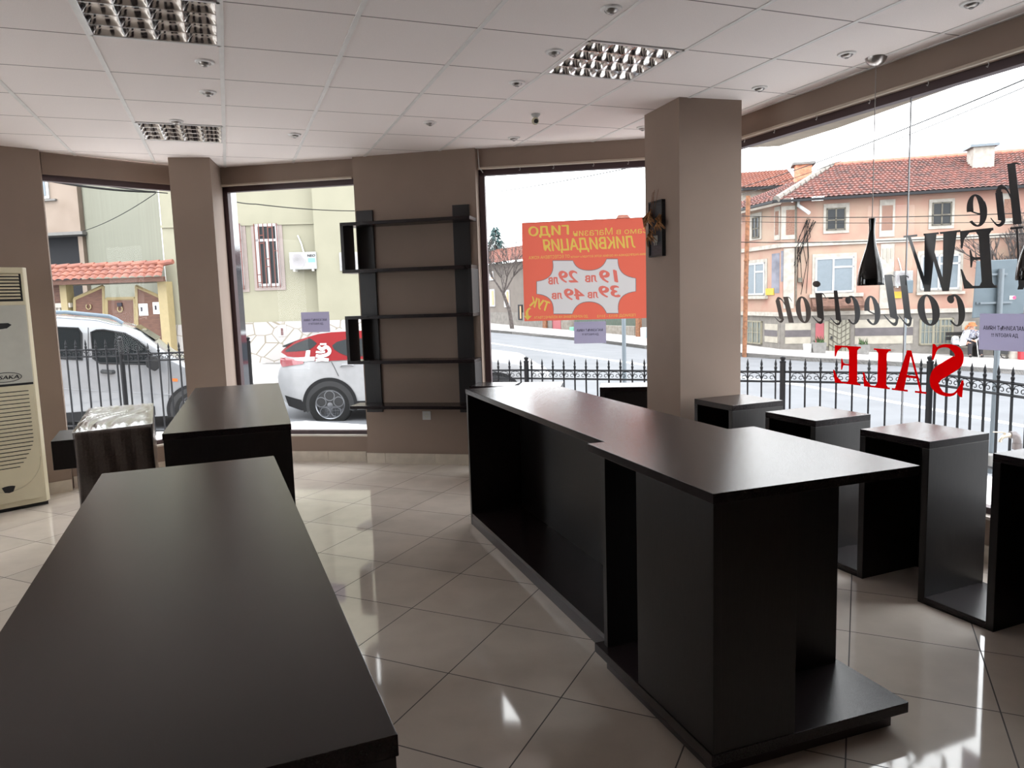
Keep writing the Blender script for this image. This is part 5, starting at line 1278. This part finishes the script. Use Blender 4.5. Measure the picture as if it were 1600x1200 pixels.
def barred(u0, u1, v0, v1, open_=False):
    aa, bb, za, zc_ = boxhit(FY, u0, u1, v0, v1, 0); MB().box(aa-.12, bb+.12, -.03, 0, za-.12, zc_+.02).build('window_surround', mat('pale_pink_reveal', (.66, .54, .50), .9), t)
    m = MB(); f = .07
    m.box(aa, bb, -.06, -.03, za, za+f); m.box(aa, bb, -.06, -.03, zc_-f, zc_); m.box(aa, aa+f, -.06, -.03, za, zc_); m.box(bb-f, bb, -.06, -.03, za, zc_)
    m.box(aa, bb, -.06, -.03, za+(zc_-za)*.72, za+(zc_-za)*.72+f); m.box((aa+bb)/2-f/2, (aa+bb)/2+f/2, -.06, -.03, za, za+(zc_-za)*.72)
    w_ = m.build('window', M_uwhite, t); MB().box(aa+.02, bb-.02, -.045, -.035, za+.02, zc_-.02).build('pane', M_pane, w_)
    m = MB()
    for k in range(6): x = aa+(bb-aa)*k/5; m.box(x-.012, x+.012, -.16, -.14, za-.05, zc_)
    for k in range(8): z = za+(zc_-za)*(.06+.88*((k*37) % 8)/7); x = aa+(bb-aa)*(k % 5)/5; m.box(x, x+(bb-aa)/5, -.16, -.14, z-.012, z+.012)
    m.build('window_bars', M_barpink, t)
barred(402, 437, 350, 447); barred(366, 380, 350, 450)
ac_unit(FY, 453, 495, 394, 421, 'outdoor air conditioner unit right of the barred window, blue label', brand=True); ac_unit(FY, 531, 573, 394, 423, 'outdoor air conditioner unit partly hidden behind the wall shelf')
aa, bb, za, zc_ = boxhit(FY, 435, 447, 508, 525, -.06); m = MB().box(aa, bb, -.09, -.06, za, zc_); m.build('vent_surround', mat('white_vent_stone', (.75, .7, .68), .8), t); MB().box(aa+.07, bb-.07, -.10, -.09, za+.02, zc_-.08).build('vent', mat('dark_vent', (.10, .05, .05), .8), t)
# receding streaked side wall left of the front
p1 = FY.w(xl0, 0); t2 = thing('side_building', 'greenish streaked windowless wall receding behind the wooden gate', 'building', (p1.x, p1.y, 0))
q = at_depth(130, 400, 31); m = MB().prism([(0, .02), (q.x-p1.x, q.y-p1.y), (q.x-p1.x, q.y-p1.y+6), (0, 6)], -1.5, 11, 'z'); m.build('wall', M_yel2, t2)
m = MB().box(-.01, .01, -.01, .02, -1, 9); m.build('downpipe', M_whitemetal, t2)
# old house at far left
M_oldpink = mat('stained_pinkish_render', (.55, .42, .33), .9, vscale=1.2, col2=(.66, .52, .42), bump=.2)
F = Fr(tuple(at_depth(130, 400, 30)[:2])+(0,), (1, -.15)); t = thing('old_house', 'old stained house with dark garage opening behind the gate roof', 'house', frame=F)
zt_ = F.hit(100, 240)[1]
MB().box(-6, 0, 0, .5, F.hit(100, 366)[1], 12).build('upper_wall', M_oldpink, t)
aa, bb, za, zc_ = boxhit(F, 60, 130, 368, 413, .5); MB().box(-6, -.02, .5, .9, -2, zc_+.2).build('dark_shutter', mat('dark_grey_shutter', (.05, .05, .055), .7), t)
aa, bb, za, zc_ = boxhit(F, 122, 133, 369, 413, 0); MB().box(aa, 0, .05, .5, -2, zc_).build('jamb', M_oldpink, t)
zl = F.hit(100, 366)[1]; MB().box(-6, .25, -.25, .5, zl-.06, zl+.06).build('ledge', M_kerb, t)
aa, bb, za, zc_ = boxhit(F, 55, 77, 279, 311, 0); w_ = MB().box(aa, bb, -.06, 0, za, zc_).build('window', M_uwhite, t); MB().box(aa+.1, bb-.12, -.08, -.06, za+.1, zc_-.1).build('pane', M_blind, w_)
MB().box(aa, bb+.3, -.12, 0, za-.1, za-.03).build('window_sill', M_kerb, t)
# wooden gate with tiled canopy
gd = 21.0; g0_ = at_depth(60, 480, 21.6); g1_ = at_depth(270, 480, 21.0); FG = Fr((g0_.x, g0_.y, 0), (g1_.x-g0_.x, g1_.y-g0_.y))
t = thing('courtyard_gate', 'brown wooden courtyard gate in yellow frames under a small tiled canopy', 'gate', frame=FG)
M_ochre = mat('ochre_yellow_paint', (.66, .52, .26), .6); M_gwood = mat('reddish_brown_planks', (.24, .10, .06), .7, vscale=5, stretch=(1, 1, 9), col2=(.15, .06, .035))
def gb(u0, u1, v0, v1, d0, d1, name, mt, **k):
    aa, bb, za, zc_ = boxhit(FG, u0, u1, v0, v1, 0); return MB().box(aa, bb, d0, d1, za, zc_).build(name, mt, t, **k)
def gpoly(pts, d0, d1, name, mt):
    return MB().prism([FG.hit(u, v) for u, v in pts], d0, d1).build(name, mt, t)
gb(105, 115, 440, 585, -.15, .15, 'gate_post', M_ochre); gb(256.5, 270, 440, 585, -.15, .15, 'gate_post', M_ochre)
for pts, frame_ in (([(118, 467), (163, 447), (166, 560), (120, 560)], 1), ([(168, 467), (212, 466), (216, 580), (170, 580)], 1), ([(214, 447), (256, 466), (261, 578), (218, 578)], 1)):
    P_ = [FG.hit(*p_) for p_ in pts]; d_ = MB().prism(P_, -.04, .02).build('door_leaf', M_gwood, t)
    m = MB()
    for i in range(4):
        a_, b_ = P_[i], P_[(i+1) % 4]; m.tube([(a_[0], -.05, a_[1]), (b_[0], -.05, b_[1])], .045, 4)
    m.build('door_frame', M_ochre, d_)
for u, v in ((141, 479), (190, 483)):
    c_ = FG.hit(u, v); MB().tube([(c_[0]+.075*math.cos(a_), -.07, c_[1]+.08*math.sin(a_)) for a_ in [PI*.72+k*PI*.195 for k in range(9)]], .016, 6).build('horseshoe', M_ochre, t)
gb(186, 193, 473, 478.5, -.09, -.05, 'number_plate', M_ink)
for a_ in ((219, 233, 474.5, 493), (241, 255, 472, 490.5)):
    o = gb(*a_, -.06, -.045, 'notice_sheet', M_white); aa, bb, za, zc_ = boxhit(FG, *a_, 0); MB().box(aa+(bb-aa)*.2, aa+(bb-aa)*.42, -.065, -.06, za+(zc_-za)*.35, za+(zc_-za)*.72).build('notice_picture', M_ink, o)
gb(60, 105, 443, 474, -.02, .02, 'side_board', M_gwood); gb(60, 114, 474, 481, -.12, .12, 'side_ledge', M_cream_r)
aa, bb, za, zc_ = boxhit(FG, 60, 114, 481, 560, 0); m = MB()
for k in range(9): x = aa+(bb-aa)*k/9; m.box(x, x+(bb-aa)/9-.03, -.06, .06, za, zc_)
m.build('side_wall_blocks', M_cream_r, t); gb(115, 258, 440, 444, -.05, .05, 'lintel', M_oldwood)
zb3 = FG.hit(200, 437)[1]; zt3 = FG.hit(200, 416)[1]; xa, xb_ = FG.hit(50, 430)[0], FG.hit(273, 430)[0]
MB().box(xa, xb_, -.55, -.45, zb3-.10, zb3+.03).build('fascia_board', M_gwood, t)
tiled((xa, -.62, zb3), (xb_, -.62, zb3), (xb_-.3, .0, zt3), (xa, .0, zt3), 18, 3, .05, .03).build('canopy_tiles', M_tile2, t, fix=False)
m = MB(); x = xa
while x < xb_-.4: m.tube([(x, 0, zt3+.03), (x+.42, 0, zt3+.08)], [.09, .07], 8); x += .40
m.build('ridge_tiles', M_tile2, t, smooth=True)

# ================================================================== CABLES
def cable(lab, pts3, r, sag=0, n=14):
    P = []
    for i in range(len(pts3)-1):
        a, b = Vector(pts3[i]), Vector(pts3[i+1])
        for k in range(n): t_ = k/n; p = a.lerp(b, t_); p.z -= sag*4*t_*(1-t_); P.append(p)
    P.append(Vector(pts3[-1])); o0 = P[0].copy()
    return tag(MB().tube([p-o0 for p in P], r, 5).build('overhead_cable', M_cable, loc=tuple(o0)), lab, 'cable')
D = at_depth
cable('overhead cable climbing to the right in the poster window sky', [D(740, 304.5, 20), D(1030, 252, 14)], .010, .05)
cable('fine overhead cable sinking to the right in the poster window sky', [D(740, 303, 24), D(1030, 333, 18)], .008, .05)
cable('upper overhead cable crossing the sky in the lettered window', [D(1130, 300, 30), D(1620, 116, 12)], .013, .15)
cable('lower overhead cable crossing the sky in the lettered window', [D(1130, 312, 30), D(1620, 128, 12.5)], .009, .15)
cable('overhead cable across the upper windows of the pink house', [D(1140, 337, 26), D(1640, 331, 20)], .013, .1)
cable('second overhead cable below the upper windows of the pink house', [D(1140, 346, 26), D(1640, 346, 20)], .009, .05)
cable('cable bundle along the string course of the pink house', [D(1140, 378, 26), D(1640, 362, 20)], .016, .12)
cable('thick overhead cable bundle at the top of the left window', [D(40, 275, 17), D(243, 300, 20)], .028, .08)
cable('thin overhead cable above the thick bundle in the left window', [D(40, 268, 17), D(262, 302, 20)], .014, .05)
cable('slanting cable running down across the streaked wall', [D(243, 302, 20), D(130, 361, 27)], .012, .1)
cable('overhead cable in front of the pale yellow building', [D(330, 302, 17), D(400, 319, 17), D(590, 329, 21.0)], .012, .06)

# ================================================================== CARS
def car_body(L, W, H, prof_top, prof_bot, belt, tumble, endr, nx=60):
    """half-profile functions give a closed body shell; x along the car, y = width"""
    m = MB(); NT = 13; V = []
    for i in range(nx+1):
        x = L*i/nx; zt_, zb_ = prof_top(x), prof_bot(x); e = min(x, L-x)/endr; k = 1 if e >= 1 else max(.0, 1-(1-e)**2.6*.28)
        half = [];
        def yw(z):
            y = W/2*k
            if z > belt: y -= (z-belt)*tumble
            else: y -= .04*((belt*.62-z)/belt)**2
            return max(y, .05)
        rc = min(.10, (zt_-zb_)*.4)
        for j in range(8): z = zb_+(zt_-rc-zb_)*j/7; half.append((yw(z), z))
        ym = half[-1][0]
        for j in (1, 2, 3): a_ = j*PI/8*1.33; half.append((ym-rc*1.3*(1-math.cos(a_)), zt_-rc+rc*math.sin(a_)*.98))
        half.append((ym*.5, zt_+.015)); half.append((0, zt_+.02)); half = half[:NT]
        full = [(-y, z) for y, z in half]+[(y, z) for y, z in half[-2::-1]]; V += [(x, y, z) for y, z in full]
    n = 2*NT-1; fs = [(i*n+j, i*n+j+1, (i+1)*n+j+1, (i+1)*n+j) for i in range(nx) for j in range(n-1)]
    fs += [(i*n+n-1, i*n, (i+1)*n, (i+1)*n+n-1) for i in range(nx)]; fs += [tuple(range(n)), tuple(nx*n+j for j in range(n))[::-1]]
    m.add(V, fs); return m
def side_y(x, z, L, W, belt, tumble, endr):
    e = min(x, L-x)/endr; k = 1 if e >= 1 else max(0, 1-(1-e)**2.6*.28); y = W/2*k
    y -= (z-belt)*tumble if z > belt else .04*((belt*.62-z)/belt)**2
    return -max(y, .05)
def interp(tab):
    def f(x):
        if x <= tab[0][0]: return tab[0][1]
        for (a, b), (c, d_) in zip(tab, tab[1:]):
            if x <= c: u = (x-a)/(c-a); u = u*u*(3-2*u)*.35+u*.65; return b+(d_-b)*u
        return tab[-1][1]
    return f
def patch(pts, prm, off):
    """a panel following the body side: outline given in (x,z), triangulated finely"""
    xs_ = [p[0] for p in pts]; zs_ = [p[1] for p in pts]; V = [Vector(p) for p in pts]; n = len(V); F_ = [list(range(n))]; cuts = []
    st = .12; x = min(xs_)+st
    E_ = []
    while x < max(xs_): a = len(V); V += [Vector((x, min(zs_)-.05)), Vector((x, max(zs_)+.05))]; E_.append((a, a+1)); x += st
    z = min(zs_)+st
    while z < max(zs_): a = len(V); V += [Vector((min(xs_)-.05, z)), Vector((max(xs_)+.05, z))]; E_.append((a, a+1)); z += st
    ov_, oe_, of_, _, _, og_ = cdt(V, E_, F_); m = MB()
    m.v = [(p.x, side_y(p.x, p.y, *prm)-off, p.y) for p in ov_]; m.f = [tuple(f) for f, g_ in zip(of_, og_) if 0 in g_]; return m
M_carw = mat('white_car_paint', (.78, .78, .80), .3, coat=.4, spec=.4); M_silver = mat('silver_car_paint', (.60, .62, .66), .28, .25, coat=1)
M_carred = mat('red_car_vinyl', (.15, .003, .005), .4, spec=.15); M_cglass = mat('dark_car_glass', (.02, .025, .028), .06, spec=.7); M_tyre = mat('tyre_rubber', (.03, .03, .03), .8); M_rim = mat('grey_alloy', (.42, .43, .46), .3, .8)
M_lamp = mat('red_tail_lamp', (.16, .003, .008), .12, coat=1); M_clad = mat('black_car_cladding', (.03, .03, .032), .65)
def wheel(t, x, y, r, rings=True, name='wheel'):
    w_ = MB().lathe([(r*.62, -.10), (r*.80, -.115), (r*.95, -.10), (r, -.07), (r, .07), (r*.9, .1), (r*.62, .1)], (x, y, r), 'y', 40).build(name, M_tyre, t, smooth=True)
    MB().lathe([(.001, .0), (r*.60, -.0), (r*.60, .02)], (x, y-.02, r), 'y', 32).build('brake_disc', M_blackmatte, w_)
    m = MB(); m.lathe([(r*.62, -.10), (r*.66, -.112), (r*.69, -.10)], (x, y, r), 'y', 40)
    if rings:
        for k in range(5):
            a = PI/2+k*2*PI/5; cx_, cz_ = x+r*.42*math.cos(a), r+r*.42*math.sin(a)
            m.tube([(cx_+r*.225*math.cos(b), y-.10, cz_+r*.225*math.sin(b)) for b in [2*PI*i/20 for i in range(20)]], r*.028, 6, closed=True)
    else:
        for k in range(8): a = 2*PI*k/8; m.tube([(x, y-.08, r), (x+r*.62*math.cos(a), y-.10, r+r*.62*math.sin(a))], r*.05, 6)
    m.lathe([(.001, -.11), (r*.12, -.105), (r*.14, -.08)], (x, y, r), 'y', 20)
    m.build('rim', M_rim, w_, smooth=True)
    if rings: MB().prism([(x-r*.48, r*1.0), (x-r*.38, r*1.25), (x-r*.28, r*1.2), (x-r*.32, r*.95)], y-.06, y-.03).build('brake_caliper', mat('red_caliper', (.5, .01, .01), .3), w_)
    return w_
def arch(t, x, r, prm, mt):
    m = MB(); n = 28; V = []
    for k in range(n+1):
        a = -.25+(PI+.5)*k/n
        for rr, o in ((r*1.10, .012), (r*1.26, .016)):
            X, Z = x+rr*math.cos(a), r+rr*math.sin(a); V.append((X, side_y(X, max(Z, .2), *prm)-o, Z))
    m.add(V, [(2*k, 2*k+1, 2*k+3, 2*k+2) for k in range(n)]); m.build('wheel_arch_trim', mt, t, fix=False)
    m = MB(); V = [(x, side_y(x, r, *prm)-.008, r)]
    for k in range(33): a = -.3+(PI+.6)*k/32; X, Z = x+r*1.12*math.cos(a), r+r*1.12*math.sin(a); V.append((X, side_y(X, max(Z, .2), *prm)-.010, Z))
    m.add(V, [(0, k, k+1) for k in range(1, 33)]); m.build('wheel_well', M_blackmatte, t, fix=False)
# --- red and white crossover: local x from tail (0) to nose
wp = at_depth(515, 633, 12.4); cx0 = wp.x-.93; zg = wp.z-.37
t = thing('red_white_car', 'white crossover car with red upper half seen through the second window', 'car', (cx0, wp.y+.0, zg), .02)
L_, W_ = 4.69, 1.90; prm = (L_, W_, 1.10, .36, .75); oy = W_/2+.02
top_ = interp([(0, .95), (.05, 1.10), (.12, 1.24), (.22, 1.36), (.42, 1.47), (.65, 1.555), (1.0, 1.60), (1.6, 1.63), (2.3, 1.62), (2.9, 1.50), (3.55, 1.12), (4.2, 1.03), (4.69, .75)]); bot_ = interp([(0, .50), (.25, .36), (.5, .28), (4.2, .24), (4.69, .35)])
def sh(m): m.v = [(x, y+oy, z) for x, y, z in m.v]; return m
K = lambda *pts: [((u-428.5)/93, (667.5-v)/93) for u, v in pts]
sh(car_body(L_, W_, 1.67, top_, bot_, 1.10, .36, .75)).build('body', M_carw, t, smooth=True, fix=True)
redp = sh(patch(K((437, 549), (441, 545), (450, 538), (466, 531), (486, 525), (500, 521.5), (520, 519.5), (575, 518), (680, 519), (690, 562), (545, 563), (500, 564), (470, 557), (450, 555.5)), prm, .010)).build('red_upper_side', M_carred, t, fix=False); sublabel(redp, 'red vinyl upper side')
sh(patch(K((522, 540), (528.5, 535), (542, 531.5), (575, 530), (660, 531), (665, 557), (560, 558), (545, 556.7), (534, 552), (525, 546)), prm, .016)).build('side_window', M_cglass, t, fix=False)
sh(patch(K((446, 545.5), (462, 536), (486, 527.5), (492, 531), (498, 536), (492, 542), (484, 546.5), (446, 548.5)), prm, .016)).build('rear_quarter_glass', M_cglass, t, fix=False)
sh(patch(K((436, 558), (445, 557), (478, 561.5), (477, 567), (460, 569), (440, 572), (436, 566)), prm, .014)).build('tail_lamp', M_lamp, t, fix=False)
sh(patch(K((441, 617), (470, 624), (479, 640), (470, 641), (447, 634)), prm, .012)).build('lower_cladding', M_clad, t, fix=False)
sh(patch([(1.42, .30), (1.38, .42), (3.3, .42), (3.3, .26)], prm, .012)).build('sill_cladding', M_clad, t, fix=False)
sh(MB().prism(K((444, 541), (441, 539), (452, 535), (470, 529)), -.78, .78)).build('spoiler', M_clad, t)
sh(MB().tube([(1.14, -.955, 1.02), (1.18, -.985, 1.045), (1.30, -.985, 1.045), (1.36, -.955, 1.03)], .016, 6)).build('door_handle', M_carw, t, smooth=True)
m = MB().tube([(x, side_y(x, z, *prm)-.006, z) for x, z in K((521, 565), (526, 576), (531, 588))], .005, 4); sh(m).build('door_line', M_blackmatte, t)
sh(patch(K((463, 557.5), (480, 556.5), (481.5, 546.5), (488, 546.5), (487, 556.5), (495.5, 556.5), (495.5, 562), (480, 563), (463, 561)), prm, .02)).build('white_cross_mark', M_white, t, fix=False)
m = MB()
def sstroke(pts, w):
    vs_, fs_ = stroke(K(*pts), [w]*len(pts), 8); m.add([(x, side_y(x, z, *prm)-.022, z) for x, z in vs_], fs_)
sstroke([(497, 562), (506, 561), (517, 562)], .05); sstroke([(497, 555), (505, 556), (516, 553), (518, 547), (513, 542), (506, 545), (500, 541)], .055); sstroke([(497, 549), (505, 550), (511, 549)], .035); sstroke([(503, 537.5), (513, 537.5)], .03)
sh(m).build('white_serpent_mark', M_white, t, fix=False)
for x in (.93, 3.75): wheel(t, x, .12, .37); arch(t, x, .37, prm, M_clad); 
for o in list(t.children):
    if o.name.startswith(('wheel_arch', 'wheel_well')): o.location.y = oy
# --- silver van: nose to the right
ax = Vector((.93, .37, 0)).normalized(); q = at_depth(138, 570, 11.1)
t = thing('silver_van', 'silver van with roof rails parked behind the iron fence', 'van', (0, 0, 0), math.atan2(ax.y, ax.x))
L_, W_ = 3.95, 1.66; oy = W_/2; XD = 1.90                          # XD: line between the rear and the front door
ZV = -.36; t.location = (q.x-ax.x*XD, q.y-ax.y*XD, ZV); FV = Fr(tuple(t.location), (ax.x, ax.y))
def KV(*pts): return [FV.hit(u, v, .02) for u, v in pts]
prm = (L_, W_, KV((180, 567))[0][1], .14, .7)
tp = KV((86.6, 494), (144.6, 498), (185.7, 507), (214.7, 516), (234, 530.5), (255.8, 547.4), (265, 554.7), (290.8, 567))
top_ = interp([(0, 1.1), (.08, 1.62), (.3, tp[0][1])]+[p_ for p_ in tp if .3 < p_[0] < L_-.3]+[(L_-.1, .85), (L_, .7)]); bot_ = interp([(0, .35), (.3, .28), (L_-.2, .22), (L_, .35)])
sh(car_body(L_, W_, 1.84, top_, bot_, prm[2], .14, .7)).build('body', M_silver, t, smooth=True)
for pts in (KV((141.7, 519), (150, 516), (161.5, 515.5), (195, 521), (214.7, 531.7), (229, 543), (241, 560), (241, 569), (156.7, 567), (146, 560)), KV((60, 511), (88.5, 511.7), (121.6, 513), (126.5, 520.8), (128.4, 562), (91, 559.5), (60, 558))):
    w_ = sh(patch(pts, prm, .010)).build('side_window', M_cglass, t, fix=False)
    m = MB(); P_ = [(x, side_y(x, z, *prm)-.012, z) for x, z in pts]; m.tube(P_, .014, 5, closed=True); sh(m).build('window_seal', M_clad, w_)
xw = KV((240, 534), (205, 512))
m = MB().add([(xw[0][0], .22, xw[0][1]), (xw[1][0], .26, xw[1][1]), (xw[1][0], 1.40, xw[1][1]), (xw[0][0], 1.44, xw[0][1])], [(0, 1, 2, 3)]); m.v = [(x+.02, y, z+.02) for x, y, z in m.v]; m.build('windscreen', M_cglass, t, fix=False)
for ln in (KV((137, 512), (138.5, 570), (143, 650)), KV((262, 556), (264, 590), (264, 640))):
    m = MB().tube([(x, side_y(x, z, *prm)-.004, z) for x, z in ln], .005, 4); sh(m).build('door_line', M_blackmatte, t)
cr_ = KV((98, 607), (293, 618)); m = MB().tube([(x, side_y(x, z, *prm)-.004, z) for x, z in cr_], .006, 5); sh(m).build('crease_moulding', M_silver, t)
rl = KV((70, 491.5), (100, 491), (169, 497.5), (180, 502), (190.5, 508.5)); sh(MB().tube([(x, -.66, z+.03) for x, z in rl], .028, 8)).build('roof_rail', mat('blue_grey_rail', (.08, .11, .14), .4), t, smooth=True)
hd = KV((160, 580.5), (178, 581)); sh(MB().tube([(hd[0][0], -.83, hd[0][1]), (hd[0][0]+.03, -.87, hd[0][1]), (hd[1][0]-.03, -.87, hd[1][1]), (hd[1][0], -.83, hd[1][1])], .032, 8)).build('door_handle', M_blackmatte, t, smooth=True)
sh(MB().prism(KV((228, 560), (233, 555), (246, 556), (250, 564), (250, 574), (243, 579), (230, 572)), -1.0, -.82)).build('wing_mirror', M_clad, t, bevel=.02)
sh(patch(KV((269.5, 591), (277.5, 591.5), (277.5, 596), (269.5, 595.5)), prm, .012)).build('indicator', mat('orange_indicator', (.5, .10, .02), .3), t, fix=False)
sh(patch([(.9, .40), (.9, .26), (2.75, .26), (2.75, .40)], prm, .010)).build('sill_cladding', M_clad, t, fix=False)
m = MB().tube([(XD+.35, .5, 1.0), (XD+.32, .5, 1.4)], [.14, .10], 10); m.ball((XD+.32, .5, 1.5), .12, 1.1); m.build('headrest', M_clad, t, smooth=True)
for x in (.62, KV((303, 640))[0][0]): wheel(t, x, .10, .31, False); arch(t, x, .31, prm, M_clad)
for o in list(t.children):
    if o.name.startswith(('wheel_arch', 'wheel_well')): o.location.y = oy

# ================================================================== outdoor colours and gloss scaled down so the strong sky does not overexpose them
def deepen(names, f):
    for k in names:
        m = MATS.get(k)
        if not m: print('no material', k); continue
        n = m.node_tree.nodes
        for x in n:
            if x.type == 'VALTORGB' and 'Fac' in x.inputs:
                for e in x.color_ramp.elements: e.color = (e.color[0]*f, e.color[1]*f, e.color[2]*f, 1)
deepen(['pale_worn_asphalt', 'pale_yellow_render', 'streaked_yellow_shaded_side', 'pale_blue_blind', 'silver_car_paint'], .33)
deepen(['chipped_white_render', 'grey_scraped_plinth', 'cream_stripe_render', 'dark_stripe_render', 'white_window_frame', 'cream_painted_metal', 'ochre_yellow_paint', 'stained_pinkish_render', 'kerb_stone', 'new_terracotta_tile', 'white_car_paint', 'grey_blue_sign_back', 'galvanised_steel', 'rubble_stone', 'pale_rubble_stone', 'dusty_beige_render', 'pale_pink_reveal', 'bare_blue_plaster', 'curtained_pane', 'pale_cream_door'], .37)
deepen(['faded_pink_render', 'reddish_brown_planks', 'weathered_cream_soffit', 'mossy_red_roof_tile', 'road_marking_white', 'grey_ridge_tile', 'brown_pebble_panel', 'rusty_iron', 'yellow_sign'], .50)
deepen(['pale_pavement', 'white_plastic'], .80)
deepen(['chipped_white_render', 'cream_stripe_render', 'white_window_frame'], 1.5)
deepen(['pale_worn_asphalt', 'faded_pink_render', 'pale_yellow_render', 'mossy_red_roof_tile', 'chipped_white_render', 'cream_stripe_render', 'pale_blue_blind', 'white_car_paint', 'silver_car_paint', 'reddish_brown_planks', 'streaked_yellow_shaded_side', 'white_plastic', 'dusty_beige_render'], .84)
DARK = ['black_wrought_iron', 'dark_car_glass', 'tyre_rubber', 'black_car_cladding', 'black_cable', 'dark_window_pane', 'dark_gutter', 'weathered_window_wood', 'dark_grey_shutter', 'grey_bark', 'grey_alloy', 'rusty_canopy', 'polished_grey_granite', 'dark_bench_wood', 'spruce_needles', 'red_oxide_bars']
deepen(DARK, .42)
for k in DARK:
    b_ = MATS[k].node_tree.nodes['Principled BSDF']; b_.inputs['Specular IOR Level'].default_value = .16
